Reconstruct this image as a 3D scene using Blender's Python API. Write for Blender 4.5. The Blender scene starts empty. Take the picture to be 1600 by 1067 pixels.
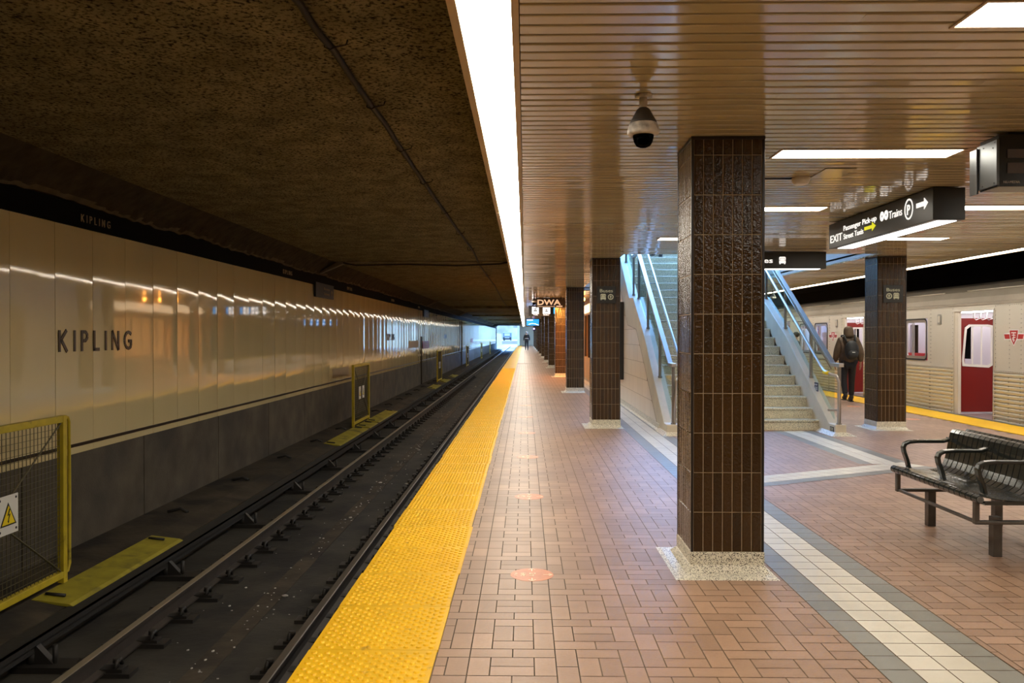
import bpy, bmesh, math, random
from mathutils import Vector, Matrix
random.seed(7)
R = math.radians
S = bpy.context.scene
COL = S.collection

# ------------------------------------------------------------------ camera, world, exposure
F = 1245.0
yaw = math.atan(20 / F); pitch = math.atan(9.5 / F)
cd = bpy.data.cameras.new('camera'); cam = bpy.data.objects.new('camera', cd); COL.objects.link(cam)
cd.sensor_width = 36; cd.lens = F / 1600 * 36; cd.clip_end = 900; cd.clip_start = .05
cam.location = (0, 0, 1.5); cam.rotation_euler = (R(90) - pitch, 0, yaw)
S.camera = cam
S.view_settings.view_transform = 'Standard'; S.view_settings.look = 'None'
S.view_settings.exposure = 0.38; S.view_settings.gamma = 1; S.view_settings.use_curve_mapping = False
W = bpy.data.worlds.new('world'); S.world = W; W.use_nodes = True
W.node_tree.nodes['Background'].inputs[0].default_value = (.23, .51, 1.1, 1)
W.node_tree.nodes['Background'].inputs[1].default_value = 15
STRIP = 18.0      # strip lights
PANEL = 13.0      # ceiling panels
WARM = (1, .925, .79)

CEIL = 2.76
TC = 3.27         # tunnel ceiling
BED = -1.2

# ------------------------------------------------------------------ materials
MT = {}
def nodes(m):
    nt = m.node_tree; return nt, nt.nodes, nt.links, nt.nodes['Principled BSDF']
def mat(name, col, rough=.5, metal=0, var=0, vscale=3, bump=0, bscale=30, coat=0, emis=None, estr=0, spec=.5,
        stretch=(1, 1, 1), dirt=None, dirt_scale=2, dirt_lo=.5, dirt_hi=.65, attr=False, det=4):
    m = bpy.data.materials.new(name); m.use_nodes = True
    nt, N, L, B = nodes(m)
    B.inputs['Base Color'].default_value = (*col, 1); B.inputs['Roughness'].default_value = rough
    B.inputs['Metallic'].default_value = metal; B.inputs['Coat Weight'].default_value = coat
    B.inputs['Coat Roughness'].default_value = .06
    B.inputs['Specular IOR Level'].default_value = spec
    if emis:
        B.inputs['Emission Color'].default_value = (*emis, 1); B.inputs['Emission Strength'].default_value = estr
    if var or bump or dirt:
        tc = N.new('ShaderNodeNewGeometry'); mp = N.new('ShaderNodeMapping'); mp.inputs['Scale'].default_value = stretch
        L.new(tc.outputs['Position'], mp.inputs[0])
    cur = None
    if attr:
        a = N.new('ShaderNodeAttribute'); a.attribute_name = 'tone'
        hs = N.new('ShaderNodeHueSaturation'); hs.inputs['Color'].default_value = (*col, 1)
        L.new(a.outputs['Fac'], hs.inputs['Value']); cur = hs.outputs[0]
    if var:
        n = N.new('ShaderNodeTexNoise'); n.inputs['Scale'].default_value = vscale; n.inputs['Detail'].default_value = det
        L.new(mp.outputs[0], n.inputs['Vector'])
        mr = N.new('ShaderNodeMapRange'); mr.inputs[1].default_value = .3; mr.inputs[2].default_value = .7
        mr.inputs[3].default_value = 1 - var; mr.inputs[4].default_value = 1 + var
        L.new(n.outputs['Fac'], mr.inputs[0])
        hs = N.new('ShaderNodeHueSaturation'); hs.inputs['Color'].default_value = (*col, 1)
        if cur: L.new(cur, hs.inputs['Color'])
        L.new(mr.outputs[0], hs.inputs['Value']); cur = hs.outputs[0]
    if dirt:
        n = N.new('ShaderNodeTexNoise'); n.inputs['Scale'].default_value = dirt_scale; n.inputs['Detail'].default_value = 6
        L.new(mp.outputs[0], n.inputs['Vector'])
        mr = N.new('ShaderNodeMapRange'); mr.inputs[1].default_value = dirt_lo; mr.inputs[2].default_value = dirt_hi
        L.new(n.outputs['Fac'], mr.inputs[0])
        mx = N.new('ShaderNodeMix'); mx.data_type = 'RGBA'; mx.inputs[6].default_value = (*col, 1); mx.inputs[7].default_value = (*dirt, 1)
        if cur: L.new(cur, mx.inputs[6])
        L.new(mr.outputs[0], mx.inputs[0]); cur = mx.outputs[2]
    if cur: L.new(cur, B.inputs['Base Color'])
    if bump:
        n = N.new('ShaderNodeTexNoise'); n.inputs['Scale'].default_value = bscale; n.inputs['Detail'].default_value = 2
        L.new(mp.outputs[0], n.inputs['Vector'])
        b = N.new('ShaderNodeBump'); b.inputs['Strength'].default_value = 1; b.inputs['Distance'].default_value = bump
        L.new(n.outputs['Fac'], b.inputs['Height']); L.new(b.outputs[0], B.inputs['Normal'])
    MT[name] = m; return m
def mat_terrazzo(name, base, chip, rough=.3):
    m = mat(name, base, rough, bump=.0006, bscale=60)
    nt, N, L, B = nodes(m)
    g = N.new('ShaderNodeNewGeometry')
    v = N.new('ShaderNodeTexVoronoi'); v.inputs['Scale'].default_value = 230; L.new(g.outputs['Position'], v.inputs['Vector'])
    s = N.new('ShaderNodeSeparateColor'); L.new(v.outputs['Color'], s.inputs[0])
    mr = N.new('ShaderNodeMapRange'); mr.inputs[1].default_value = .72; mr.inputs[2].default_value = .78; L.new(s.outputs[0], mr.inputs[0])
    mx = N.new('ShaderNodeMix'); mx.data_type = 'RGBA'; mx.inputs[6].default_value = (*base, 1); mx.inputs[7].default_value = (*chip, 1)
    L.new(mr.outputs[0], mx.inputs[0]); L.new(mx.outputs[2], B.inputs['Base Color'])
def mat_glass(name, tint=(.8, .95, 1), alpha_mix=.88):
    m = bpy.data.materials.new(name); m.use_nodes = True
    nt = m.node_tree; N = nt.nodes; L = nt.links; N.remove(N['Principled BSDF'])
    t = N.new('ShaderNodeBsdfTransparent'); t.inputs[0].default_value = (*tint, 1)
    g = N.new('ShaderNodeBsdfGlossy'); g.inputs['Roughness'].default_value = .03
    f = N.new('ShaderNodeFresnel'); f.inputs[0].default_value = 1.5
    gm = N.new('ShaderNodeNewGeometry'); sb = N.new('ShaderNodeMath'); sb.operation = 'SUBTRACT'; sb.inputs[0].default_value = 1; L.new(gm.outputs['Backfacing'], sb.inputs[1])
    mu = N.new('ShaderNodeMath'); mu.operation = 'MULTIPLY'; L.new(f.outputs[0], mu.inputs[0]); L.new(sb.outputs[0], mu.inputs[1])
    mx = N.new('ShaderNodeMixShader'); L.new(mu.outputs[0], mx.inputs[0]); L.new(t.outputs[0], mx.inputs[1]); L.new(g.outputs[0], mx.inputs[2])
    L.new(mx.outputs[0], N['Material Output'].inputs[0]); MT[name] = m

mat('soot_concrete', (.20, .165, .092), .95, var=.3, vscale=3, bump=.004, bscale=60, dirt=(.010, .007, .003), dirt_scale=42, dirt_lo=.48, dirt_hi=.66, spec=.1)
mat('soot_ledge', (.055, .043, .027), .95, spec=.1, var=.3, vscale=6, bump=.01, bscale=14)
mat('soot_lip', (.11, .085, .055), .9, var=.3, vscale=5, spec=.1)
mat('beam_concrete', (.20, .155, .10), .85, var=.3, vscale=3, bump=.004)
mat('enamel_panel', (.74, .61, .34), .05, coat=.4, spec=.6, var=.03, vscale=.8, bump=.0014, bscale=.8, stretch=(1, 1.6, .7))
mat('enamel_brown', (.035, .02, .012), .3)
mat('black_band', (.003, .003, .003), .8, spec=.1)
mat('lower_concrete', (.085, .069, .048), .75, var=.35, vscale=2.2, bump=.003, bscale=40, dirt=(.045, .038, .03), dirt_scale=1.3, dirt_lo=.45, dirt_hi=.7)
mat('bench_concrete', (.06, .048, .034), .9, spec=.2, var=.35, vscale=2, bump=.006, bscale=15, dirt=(.03, .026, .022), dirt_scale=1.5)
mat('track_bed', (.045, .040, .032), .85, spec=.25, var=.35, vscale=1.3, bump=.006, bscale=12, dirt=(.022, .02, .018), dirt_scale=1.1, dirt_lo=.45, dirt_hi=.62)
mat('debris', (.5, .47, .42), .8, var=.4)
mat('rail_side', (.035, .026, .02), .7, var=.3, bump=.001)
mat('rail_head', (.42, .37, .29), .36, metal=.7)
mat('rail_head_dull', (.10, .08, .06), .5, metal=.3)
mat('fastener', (.022, .018, .015), .6, bump=.001)
mat('third_rail', (.018, .016, .014), .7, bump=.002)
mat('yellow_board', (.32, .27, .02), .6, var=.2, vscale=6, dirt=(.08, .07, .02), dirt_scale=4, dirt_lo=.52, dirt_hi=.75)
mat('gate_yellow', (.50, .38, .02), .45, var=.15, vscale=8, dirt=(.12, .08, .02), dirt_scale=9, dirt_lo=.6, dirt_hi=.8)
mat('gate_wire', (.11, .09, .04), .6)
mat('white_paint', (.78, .76, .70), .45)
mat('sign_white', (.85, .85, .85), .4)
mat('warn_yellow', (.85, .65, .02), .4)
mat('black', (.01, .01, .01), .4)
mat('black_gloss', (.012, .012, .012), .25)
mat('yellow_tactile', (.88, .50, .006), .42, attr=True, var=.06, vscale=5, dirt=(.35, .17, .02), dirt_scale=11, dirt_lo=.66, dirt_hi=.8, spec=.4)
mat('paver', (.385, .235, .150), .42, attr=True, var=.10, vscale=1.2, bump=.0006, bscale=70, dirt=(.30, .18, .115), dirt_scale=.9, dirt_lo=.5, dirt_hi=.8, spec=.4)
mat('grout', (.20, .135, .085), .7, var=.15)
mat('grout_dark', (.11, .075, .05), .8, var=.2)
mat('white_tile', (.70, .64, .52), .30, attr=True, var=.05)
mat('grey_tile', (.235, .225, .19), .32, attr=True, var=.07)
mat('slab_edge', (.02, .017, .015), .9)
mat('slat', (.49, .405, .23), .13, attr=True, coat=.3, var=.06, vscale=1.2, bump=.0003, bscale=2.5)
mat('plenum', (.012, .010, .008), .9)
mat('light_frame', (.50, .37, .24), .5)
mat('diffuser', (.9, .9, .9), .5, emis=WARM, estr=STRIP)
mat('panel_diffuser', (.9, .9, .9), .5, emis=WARM, estr=PANEL)
mat('tile_brown', (.042, .019, .004), .10, attr=True, coat=.0, bump=.005, bscale=55, spec=.5)
mat('tile_grout', (.42, .31, .19), .8)
mat('column_trim', (.014, .009, .007), .35)
mat_terrazzo('terrazzo', (.80, .74, .60), (.10, .08, .055), .35)
mat_terrazzo('terrazzo_step', (.78, .72, .54), (.17, .15, .10), .30)
mat('stair_concrete', (.60, .53, .41), .45, var=.08, vscale=3, bump=.001)
mat('block_tile', (.76, .65, .51), .28, attr=True, bump=.0005)
mat('block_joint', (.36, .29, .21), .7)
mat('shaft_wall', (.50, .42, .34), .5, var=.05)
mat('steel', (.50, .48, .45), .42, metal=1)
mat('steel_tube', (.55, .54, .53), .32, metal=1)
mat('steel_dark', (.30, .28, .26), .35, metal=1)
mat('yellow_tape', (.9, .65, .02), .4)
mat_glass('glass', (.86, .95, .95)); mat_glass('dark_glass', (.93, .94, .97)); mat_glass('smoke_glass', (.12, .12, .12))
mat('bench_metal', (.026, .029, .025), .20, coat=.5, metal=.3)
mat('bench_cap', (.16, .16, .155), .4, metal=.5)
mat('bench_leg', (.13, .115, .10), .45, metal=.6, var=.2, vscale=10)
mat('train_silver', (.64, .60, .52), .42, metal=.25, var=.05, vscale=1.0)
mat('train_ribs', (.68, .62, .50), .36, metal=.35, var=.06, vscale=.8)
mat('train_roof', (.30, .255, .20), .6, var=.15, vscale=1)
mat('train_dark', (.02, .02, .022), .6)
mat('rubber', (.015, .015, .017), .5)
mat('window_alu', (.62, .60, .58), .3, metal=.8)
mat('train_red', (.19, .009, .004), .35)
mat('train_cream', (.62, .57, .48), .5)
mat('train_lavender', (.66, .62, .68), .5)
mat('train_floor', (.20, .18, .17), .5)
mat('seat_red', (.50, .02, .03), .8)
mat('train_lamp', (.9, .9, .9), .5, emis=(1, .97, .98), estr=5)
mat('logo_red', (.42, .02, .02), .4)
mat('orange_vinyl', (.62, .20, .075), .4, var=.1, vscale=12)
mat('vinyl_text', (.85, .62, .40), .5)
mat('sign_black', (.014, .014, .013), .35)
mat('sign_text', (.9, .9, .9), .5, emis=(1, .97, .92), estr=.75)
mat('sign_yellow', (.6, .6, .02), .5, emis=(.75, .72, .02), estr=.5)
mat('plate_text', (.55, .55, .40), .5, emis=(.6, .6, .42), estr=.12)
mat('sign_lamp', (.9, .9, .9), .5, emis=(1, .97, .95), estr=3.0)
mat('sign_alu', (.15, .16, .165), .32, metal=.9, bump=.0002, bscale=200, stretch=(1, 1, .02))
mat('led_grey', (.5, .45, .42), .5)
mat('led_off', (.10, .085, .085), .6, bump=.001, bscale=300)
mat('icon_white', (.9, .9, .9), .5, emis=(1, 1, 1), estr=2.2)
mat('icon_blue', (.02, .25, .6), .5, emis=(.02, .3, .75), estr=2)
mat('screen_blue', (.02, .15, .4), .4, emis=(.01, .22, .62), estr=1.5)
mat('dwa_text', (.75, .55, .38), .5, emis=(.9, .62, .40), estr=.5)
mat('wall_plate', (.36, .27, .15), .5)
mat('red_sign', (.30, .03, .015), .4)
mat('dome_white', (.62, .55, .46), .4, dirt=(.05, .04, .035), dirt_scale=7, dirt_lo=.45, dirt_hi=.6)
mat('dome_soot', (.045, .037, .030), .6)
mat('pipe', (.06, .045, .03), .6)
mat('kiosk_wall', (.45, .30, .17), .5)
mat('shelf_glow', (.9, .5, .2), .5, emis=(1, .42, .10), estr=.5)
mat('globe_orange', (.9, .5, .2), .5, emis=(1, .36, .05), estr=30)
mat('cream_plastic', (.62, .54, .42), .4)
mat('kiosk_lamp_white', (.9, .7, .5), .5, emis=(1, .70, .42), estr=1.6)
mat('outdoor_ground', (.19, .14, .095), .8, var=.15, vscale=.2)
mat('outdoor_wall', (.20, .16, .115), .8, var=.35, vscale=.25)
mat('loco_dark', (.012, .012, .012), .5); mat('loco_light', (.12, .10, .08), .4)
mat('skin', (.42, .24, .16), .5)
mat('coat_brown', (.085, .055, .032), .75, var=.3, vscale=10, bump=.006, bscale=12)
mat('coat_black', (.012, .012, .014), .8, bump=.004, bscale=14)
mat('coat_green', (.035, .04, .028), .8, bump=.004, bscale=14)
mat('pants_black', (.010, .010, .013), .8, bump=.003, bscale=12)
mat('jeans', (.03, .10, .28), .8, bump=.003, bscale=14)
mat('boots', (.02, .016, .014), .5)
mat('bag_black', (.010, .012, .014), .6, bump=.003, bscale=20)
mat('hair', (.02, .015, .01), .7)
mat('belt_white', (.5, .5, .5), .5)
mat('cable', (.018, .012, .008), .7)
mat('purple_lamp', (.5, .3, .9), .5, emis=(.45, .25, 1), estr=6)
mat('notice_blue', (.03, .035, .07), .5)

# ------------------------------------------------------------------ mesh helper
class MB:
    def __init__(s): s.v = []; s.f = []; s.t = []; s.tone = 1.0; s.sm = []
    def quad(s, pts, sm=False):
        i = len(s.v); s.v += [tuple(p) for p in pts]; s.f.append(tuple(range(i, i + len(pts)))); s.t.append(s.tone); s.sm.append(sm); return s
    def box(s, x0, x1, y0, y1, z0, z1):
        if x0 > x1: x0, x1 = x1, x0
        if y0 > y1: y0, y1 = y1, y0
        if z0 > z1: z0, z1 = z1, z0
        i = len(s.v)
        s.v += [(x0, y0, z0), (x1, y0, z0), (x1, y1, z0), (x0, y1, z0), (x0, y0, z1), (x1, y0, z1), (x1, y1, z1), (x0, y1, z1)]
        for q in ((3, 2, 1, 0), (4, 5, 6, 7), (0, 1, 5, 4), (1, 2, 6, 5), (2, 3, 7, 6), (3, 0, 4, 7)):
            s.f.append(tuple(i + k for k in q)); s.t.append(s.tone); s.sm.append(False)
        return s
    def frustum(s, b, t):   # b,t = (x0,x1,y0,y1,z)
        i = len(s.v)
        for (x0, x1, y0, y1, z) in (b, t): s.v += [(x0, y0, z), (x1, y0, z), (x1, y1, z), (x0, y1, z)]
        for q in ((3, 2, 1, 0), (4, 5, 6, 7), (0, 1, 5, 4), (1, 2, 6, 5), (2, 3, 7, 6), (3, 0, 4, 7)):
            s.f.append(tuple(i + k for k in q)); s.t.append(s.tone); s.sm.append(False)
        return s
    def prism(s, poly, ax, a0, a1):
        """extrude 2-D polygon along axis; coords order: x:(y,z) y:(x,z) z:(x,y)"""
        n = len(poly); i = len(s.v)
        for a in (a0, a1):
            for (u, w) in poly: s.v.append({'x': (a, u, w), 'y': (u, a, w), 'z': (u, w, a)}[ax])
        s.f.append(tuple(i + k for k in range(n))); s.f.append(tuple(i + n + k for k in reversed(range(n))))
        for k in range(n): s.f.append((i + k, i + n + k, i + n + (k + 1) % n, i + (k + 1) % n))
        s.t += [s.tone] * (n + 2); s.sm += [False] * (n + 2); return s
    def tube(s, path, r, n=8, ry=None, cap=True, sm=True):
        path = [Vector(p) for p in path]; rs = r if isinstance(r, (list, tuple)) else [r] * len(path)
        base = len(s.v); up = None
        for k, p in enumerate(path):
            d = (path[min(k + 1, len(path) - 1)] - path[max(k - 1, 0)]).normalized()
            if up is None:
                up = Vector((0, 0, 1)) if abs(d.z) < .9 else Vector((1, 0, 0))
            a = d.cross(up).normalized(); up = a.cross(d).normalized()
            q = (ry / r) if ry and not isinstance(r, (list, tuple)) else 1
            for j in range(n):
                th = 2 * math.pi * j / n + (math.pi / 4 if n == 4 else 0)
                s.v.append(tuple(p + a * math.cos(th) * rs[k] + up * math.sin(th) * rs[k] * q))
        for k in range(len(path) - 1):
            for j in range(n):
                a0 = base + k * n; a1 = a0 + n; j2 = (j + 1) % n
                s.f.append((a0 + j, a0 + j2, a1 + j2, a1 + j)); s.t.append(s.tone); s.sm.append(sm and n > 4)
        if cap:
            s.f.append(tuple(base + j for j in reversed(range(n)))); s.f.append(tuple(base + (len(path) - 1) * n + j for j in range(n)))
            s.t += [s.tone] * 2; s.sm += [False] * 2
        return s
    def lathe(s, prof, c, n=24, sm=True):
        base = len(s.v)
        for (r, z) in prof:
            for j in range(n):
                th = 2 * math.pi * j / n; s.v.append((c[0] + r * math.cos(th), c[1] + r * math.sin(th), c[2] + z))
        for k in range(len(prof) - 1):
            for j in range(n):
                a0 = base + k * n; a1 = a0 + n; j2 = (j + 1) % n
                s.f.append((a0 + j, a0 + j2, a1 + j2, a1 + j)); s.t.append(s.tone); s.sm.append(sm)
        for k in (0, len(prof) - 1):
            if prof[k][0] > 1e-4:
                s.f.append(tuple(base + k * n + j for j in range(n))); s.t.append(s.tone); s.sm.append(False)
        return s
    def ball(s, c, rx, ry=None, rz=None, n=12):
        ry = ry or rx; rz = rz or rx; base = len(s.v)
        for k in range(n // 2 + 1):
            ph = math.pi * k / (n // 2)
            for j in range(n):
                th = 2 * math.pi * j / n
                s.v.append((c[0] + rx * math.sin(ph) * math.cos(th), c[1] + ry * math.sin(ph) * math.sin(th), c[2] - rz * math.cos(ph)))
        for k in range(n // 2):
            for j in range(n):
                a0 = base + k * n; a1 = a0 + n; j2 = (j + 1) % n
                s.f.append((a0 + j, a0 + j2, a1 + j2, a1 + j)); s.t.append(s.tone); s.sm.append(True)
        return s
    def add_mesh(s, me, M):
        i = len(s.v); s.v += [tuple(M @ v.co) for v in me.vertices]
        for p in me.polygons: s.f.append(tuple(i + k for k in p.vertices)); s.t.append(s.tone); s.sm.append(False)
        return s
    def xf(s, M): s.v = [tuple(M @ Vector(v)) for v in s.v]; return s
    def build(s, name, m, parent=None, bevel=0, seg=2, tone=False, world=True):
        off = Vector((0, 0, 0)); p = parent
        while p is not None: off += p.location; p = p.parent
        if not world: off = Vector((0, 0, 0))
        me = bpy.data.meshes.new(name)
        me.from_pydata([(v[0] - off.x, v[1] - off.y, v[2] - off.z) for v in s.v], [], s.f)
        if any(s.sm): me.polygons.foreach_set('use_smooth', s.sm)
        if tone:
            a = me.attributes.new('tone', 'FLOAT', 'FACE'); a.data.foreach_set('value', s.t)
        me.materials.append(MT[m]); me.update()
        o = bpy.data.objects.new(name, me); COL.objects.link(o)
        if parent: o.parent = parent
        if bevel:
            b = o.modifiers.new('bevel', 'BEVEL'); b.width = bevel; b.segments = seg; b.limit_method = 'ANGLE'
        return o

def tag(o, label, cat, group=None):
    o['label'] = label; o['category'] = cat
    if group: o['group'] = group
    return o
def struct(o): o['kind'] = 'structure'; return o
def thing(name, label, cat, loc=(0, 0, 0), group=None):
    o = bpy.data.objects.new(name, None); COL.objects.link(o); o.location = loc; o.empty_display_size = .1
    return tag(o, label, cat, group)
def copy_tree(o, parent=None):
    c = o.copy(); COL.objects.link(c); c.parent = parent
    for ch in list(o.children): copy_tree(ch, c)
    return c
def dup(root, loc, label, rot=None):
    c = copy_tree(root); c.location = loc; c['label'] = label
    if rot is not None: c.rotation_euler = (0, 0, rot)
    return c

_tc = {}
def text_me(txt, bold=0.0, space=1.0):
    k = (txt, bold, space)
    if k not in _tc:
        cu = bpy.data.curves.new('t', 'FONT'); cu.body = txt; cu.size = 1; cu.offset = bold; cu.resolution_u = 3
        cu.extrude = .004; cu.align_x = 'LEFT'; cu.space_character = space
        o = bpy.data.objects.new('t', cu); COL.objects.link(o)
        bpy.context.view_layer.update()
        me = bpy.data.meshes.new_from_object(o.evaluated_get(bpy.context.evaluated_depsgraph_get()))
        bpy.data.objects.remove(o); _tc[k] = me
    return _tc[k]
def basis(facing):
    r, u, n = {'-y': ((1, 0, 0), (0, 0, 1), (0, -1, 0)), '+x': ((0, 1, 0), (0, 0, 1), (1, 0, 0)),
               '-x': ((0, -1, 0), (0, 0, 1), (-1, 0, 0)), 'up': ((1, 0, 0), (0, 1, 0), (0, 0, 1)),
               'upside': ((0, -1, 0), (1, 0, 0), (0, 0, 1))}[facing]
    return Matrix((r, u, n)).transposed().to_4x4()
def put_text(mb, txt, pos, h, w=None, facing='-y', bold=0.0, space=1.0):
    """pos = lower-left corner in the world; h = cap height; w = total width"""
    me = text_me(txt, bold, space)
    xs = [v.co.x for v in me.vertices]; ys = [v.co.y for v in me.vertices]
    x0, x1 = min(xs), max(xs); cap = .73
    sx = (w / (x1 - x0)) if w else h / cap
    M = Matrix.Translation(pos) @ basis(facing) @ Matrix.Diagonal((sx, h / cap, .6, 1)) @ Matrix.Translation((-x0, 0, 0))
    mb.add_mesh(me, M); return mb
def poly2(mb, pts, pos, facing, d=.004):
    B = basis(facing); M = Matrix.Translation(pos) @ B
    n = len(pts); i = len(mb.v)
    for z in (0, d):
        for (x, y) in pts: mb.v.append(tuple(M @ Vector((x, y, z))))
    mb.f.append(tuple(i + n + k for k in range(n))); mb.f.append(tuple(i + k for k in reversed(range(n))))
    for k in range(n): mb.f.append((i + k, i + (k + 1) % n, i + n + (k + 1) % n, i + n + k))
    mb.t += [1] * (n + 2); mb.sm += [False] * (n + 2); return mb
def ring2(mb, c, r0, r1, pos, facing, d=.004, n=28, ys=1):
    for k in range(n):
        a, b = 2 * math.pi * k / n, 2 * math.pi * (k + 1) / n
        poly2(mb, [(c[0] + r0 * math.cos(a), c[1] + ys * r0 * math.sin(a)), (c[0] + r1 * math.cos(a), c[1] + ys * r1 * math.sin(a)),
                   (c[0] + r1 * math.cos(b), c[1] + ys * r1 * math.sin(b)), (c[0] + r0 * math.cos(b), c[1] + ys * r0 * math.sin(b))], pos, facing, d)
def stroke(mb, pts, wd, pos, facing, sc=1, d=.006):
    for a, b in zip(pts, pts[1:]):
        a = Vector(a) * sc; b = Vector(b) * sc; t = (b - a).normalized() * wd * .5; nn = Vector((-t.y, t.x))
        a2 = a - t * .0; b2 = b + t * .0
        poly2(mb, [a2 - nn, b2 - nn, b2 + nn, a2 + nn], pos, facing, d)
def rrect(w, h, r, n=4):
    o = []
    for cx, cy, a0 in ((w - r, h - r, 0), (r, h - r, 90), (r, r, 180), (w - r, r, 270)):
        for k in range(n + 1):
            a = R(a0 + 90 * k / n); o.append((cx + r * math.cos(a), cy + r * math.sin(a)))
    return o
def bus_icon(mb, pos, facing, w, h, d=.004):
    """front of a bus: rounded body with a windscreen slot"""
    sh = lambda pts: [(x * w, y * h) for x, y in pts]
    poly2(mb, sh([(.08, .12), (.92, .12), (.92, .45), (.08, .45)]), pos, facing, d)
    poly2(mb, sh([(.08, .52), (.16, .52), (.16, .9), (.08, .9)]), pos, facing, d)
    poly2(mb, sh([(.84, .52), (.92, .52), (.92, .9), (.84, .9)]), pos, facing, d)
    poly2(mb, sh([(.12, .82), (.88, .82), (.82, 1), (.18, 1)]), pos, facing, d)
    poly2(mb, sh([(.2, .5), (.8, .5), (.76, .77), (.24, .77)]), pos, facing, d)
    poly2(mb, sh([(.12, 0), (.28, 0), (.28, .1), (.12, .1)]), pos, facing, d)
    poly2(mb, sh([(.72, 0), (.88, 0), (.88, .1), (.72, .1)]), pos, facing, d)
def letters_kipling(mb, pos, h, total, facing='+x', wd=.16):
    L = {'K': (.6, [[(0, 0), (0, 1)], [(.56, 1), (.04, .47)], [(.14, .56), (.6, 0)]]), 'I': (.0, [[(0, 0), (0, 1)]]),
         'P': (.48, [[(0, 0), (0, 1)], [(0, .93), (.28, .93), (.42, .86), (.47, .72), (.42, .58), (.28, .5), (0, .5)]]),
         'L': (.46, [[(0, 0), (0, 1)], [(-.07, .07), (.46, .07)]]),
         'N': (.62, [[(0, 0), (0, 1)], [(.0, 1), (.62, 0)], [(.62, 0), (.62, 1)]]),
         'G': (.78, [[(.72, .82), (.58, .91), (.42, .94), (.22, .88), (.07, .7), (.02, .5), (.07, .3), (.22, .12), (.42, .06), (.6, .1), (.72, .2), (.72, .48)], [(.42, .46), (.79, .46)]])}
    ws = sum(L[c][0] for c in 'KIPLING'); g = (total / h - ws) / 6; x = 0
    for c in 'KIPLING':
        for st in L[c][1]:
            stroke(mb, [(a + x, b) for a, b in st], wd * h, pos, facing, h, .008)
        x += L[c][0] + g

# ------------------------------------------------------------------ setting: platform floor
PL, PR = -1.02, 8.12
Y0, Y1 = -6.0, 118.0
def in_band(x, y):
    if 1.575 < x < 2.235: return True
    return False
g = MB(); g.box(PL + .02, PR - .02, Y0, Y1, -.12, -.004); fl = g.build('floor', 'grout'); struct(fl)
g = MB(); g.box(-.42, .245, Y0, Y1, -.01, -.0025); g.build('dark_grout', 'grout_dark', fl)
fb = MB(); U = .1; GAP = .003
def ptile(x0, y0, w, l):
    x1 = x0 + w; y1 = y0 + l
    if x1 > 7.46 or x1 < -.40: return
    x0 = max(x0, -.412)
    if x1 > 1.585 and x0 < 2.205:
        if x0 < 1.585 - .03: x1 = 1.585
        elif x1 > 2.205 + .03: x0 = 2.205
        else: return
    fb.tone = random.uniform(.90, 1.10)
    a, b, c, d = x0 + GAP, x1 - GAP, y0 + GAP, y1 - GAP
    fb.quad([(a, c, 0), (b, c, 0), (b, d, 0), (a, d, 0)])
ox0 = -.257 - .4
for ci in range(21):
    ox = ox0 + ci * .4; yy = 2.2 + (ci * .2 % .8 if ci != 1 else 0); yy -= .8
    if ci != 1: yy = 1.4 + (ci % 4) * .2
    while yy < 42:
        # decorative bond: V | (H / V V / H) | V ; H H ; V | (H / H) | V ; H H
        for a in (0, .3):
            ptile(ox + a, yy, .1, .2); ptile(ox + a, yy + .2, .1, .2)
        ptile(ox + .1, yy, .2, .1); ptile(ox + .1, yy + .1, .1, .2); ptile(ox + .2, yy + .1, .1, .2); ptile(ox + .1, yy + .3, .2, .1)
        ptile(ox, yy + .4, .2, .1); ptile(ox + .2, yy + .4, .2, .1)
        ptile(ox, yy + .5, .1, .2); ptile(ox + .3, yy + .5, .1, .2); ptile(ox + .1, yy + .5, .2, .1); ptile(ox + .1, yy + .6, .2, .1)
        ptile(ox, yy + .7, .2, .1); ptile(ox + .2, yy + .7, .2, .1)
        yy += .8
yb = yy
y = 42.0
while y < Y1:                                        # far field: larger courses, one material
    for x in [(-.41 + .4 * k) for k in range(20)]:
        fb.tone = random.uniform(.95, 1.05)
        x1 = min(x + .4, 7.465)
        if x1 > 1.585 and x < 2.2: continue
        fb.quad([(x + .005, y + .8, 0), (x1 - .005, y + .8, 0), (x1 - .005, y + 1.6, 0), (x + .005, y + 1.6, 0)])
    y += .8
y = Y0
while y < 1.4:
    fb.tone = 1
    for (a, b) in ((-.42, 1.585), (2.205, 7.4)): fb.quad([(a, y, -.0005), (b, y, -.0005), (b, y + .4, -.0005), (a, y + .4, -.0005)])
    y += .4
o = fb.build('brick_paving', 'paver', fl, tone=True)
wb, gb = MB(), MB(); T = .1547
y = Y0
while y < 100:
    for (a, mb) in ((1.585, gb), (1.585 + T, wb), (1.585 + 2 * T, wb), (1.585 + 3 * T, gb)):
        mb.tone = random.uniform(.93, 1.07)
        mb.quad([(a + .003, y + .003, 0), (a + T - .003, y + .003, 0), (a + T - .003, y + T - .003, 0), (a + .003, y + T - .003, 0)])
    y += T
# longitudinal band leading to the stairs
y = 9.35
while y < 12.5:
    for (a, mb, w) in ((3.90, gb, T), (4.055, wb, T), (4.055 + T, wb, T), (4.055 + 2 * T, gb, T)):
        mb.tone = random.uniform(.93, 1.07)
        mb.quad([(a + .003, y + .003, .0015), (a + w - .003, y + .003, .0015), (a + w - .003, y + T - .003, .0015), (a + .003, y + T - .003, .0015)])
    y += T
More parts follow.
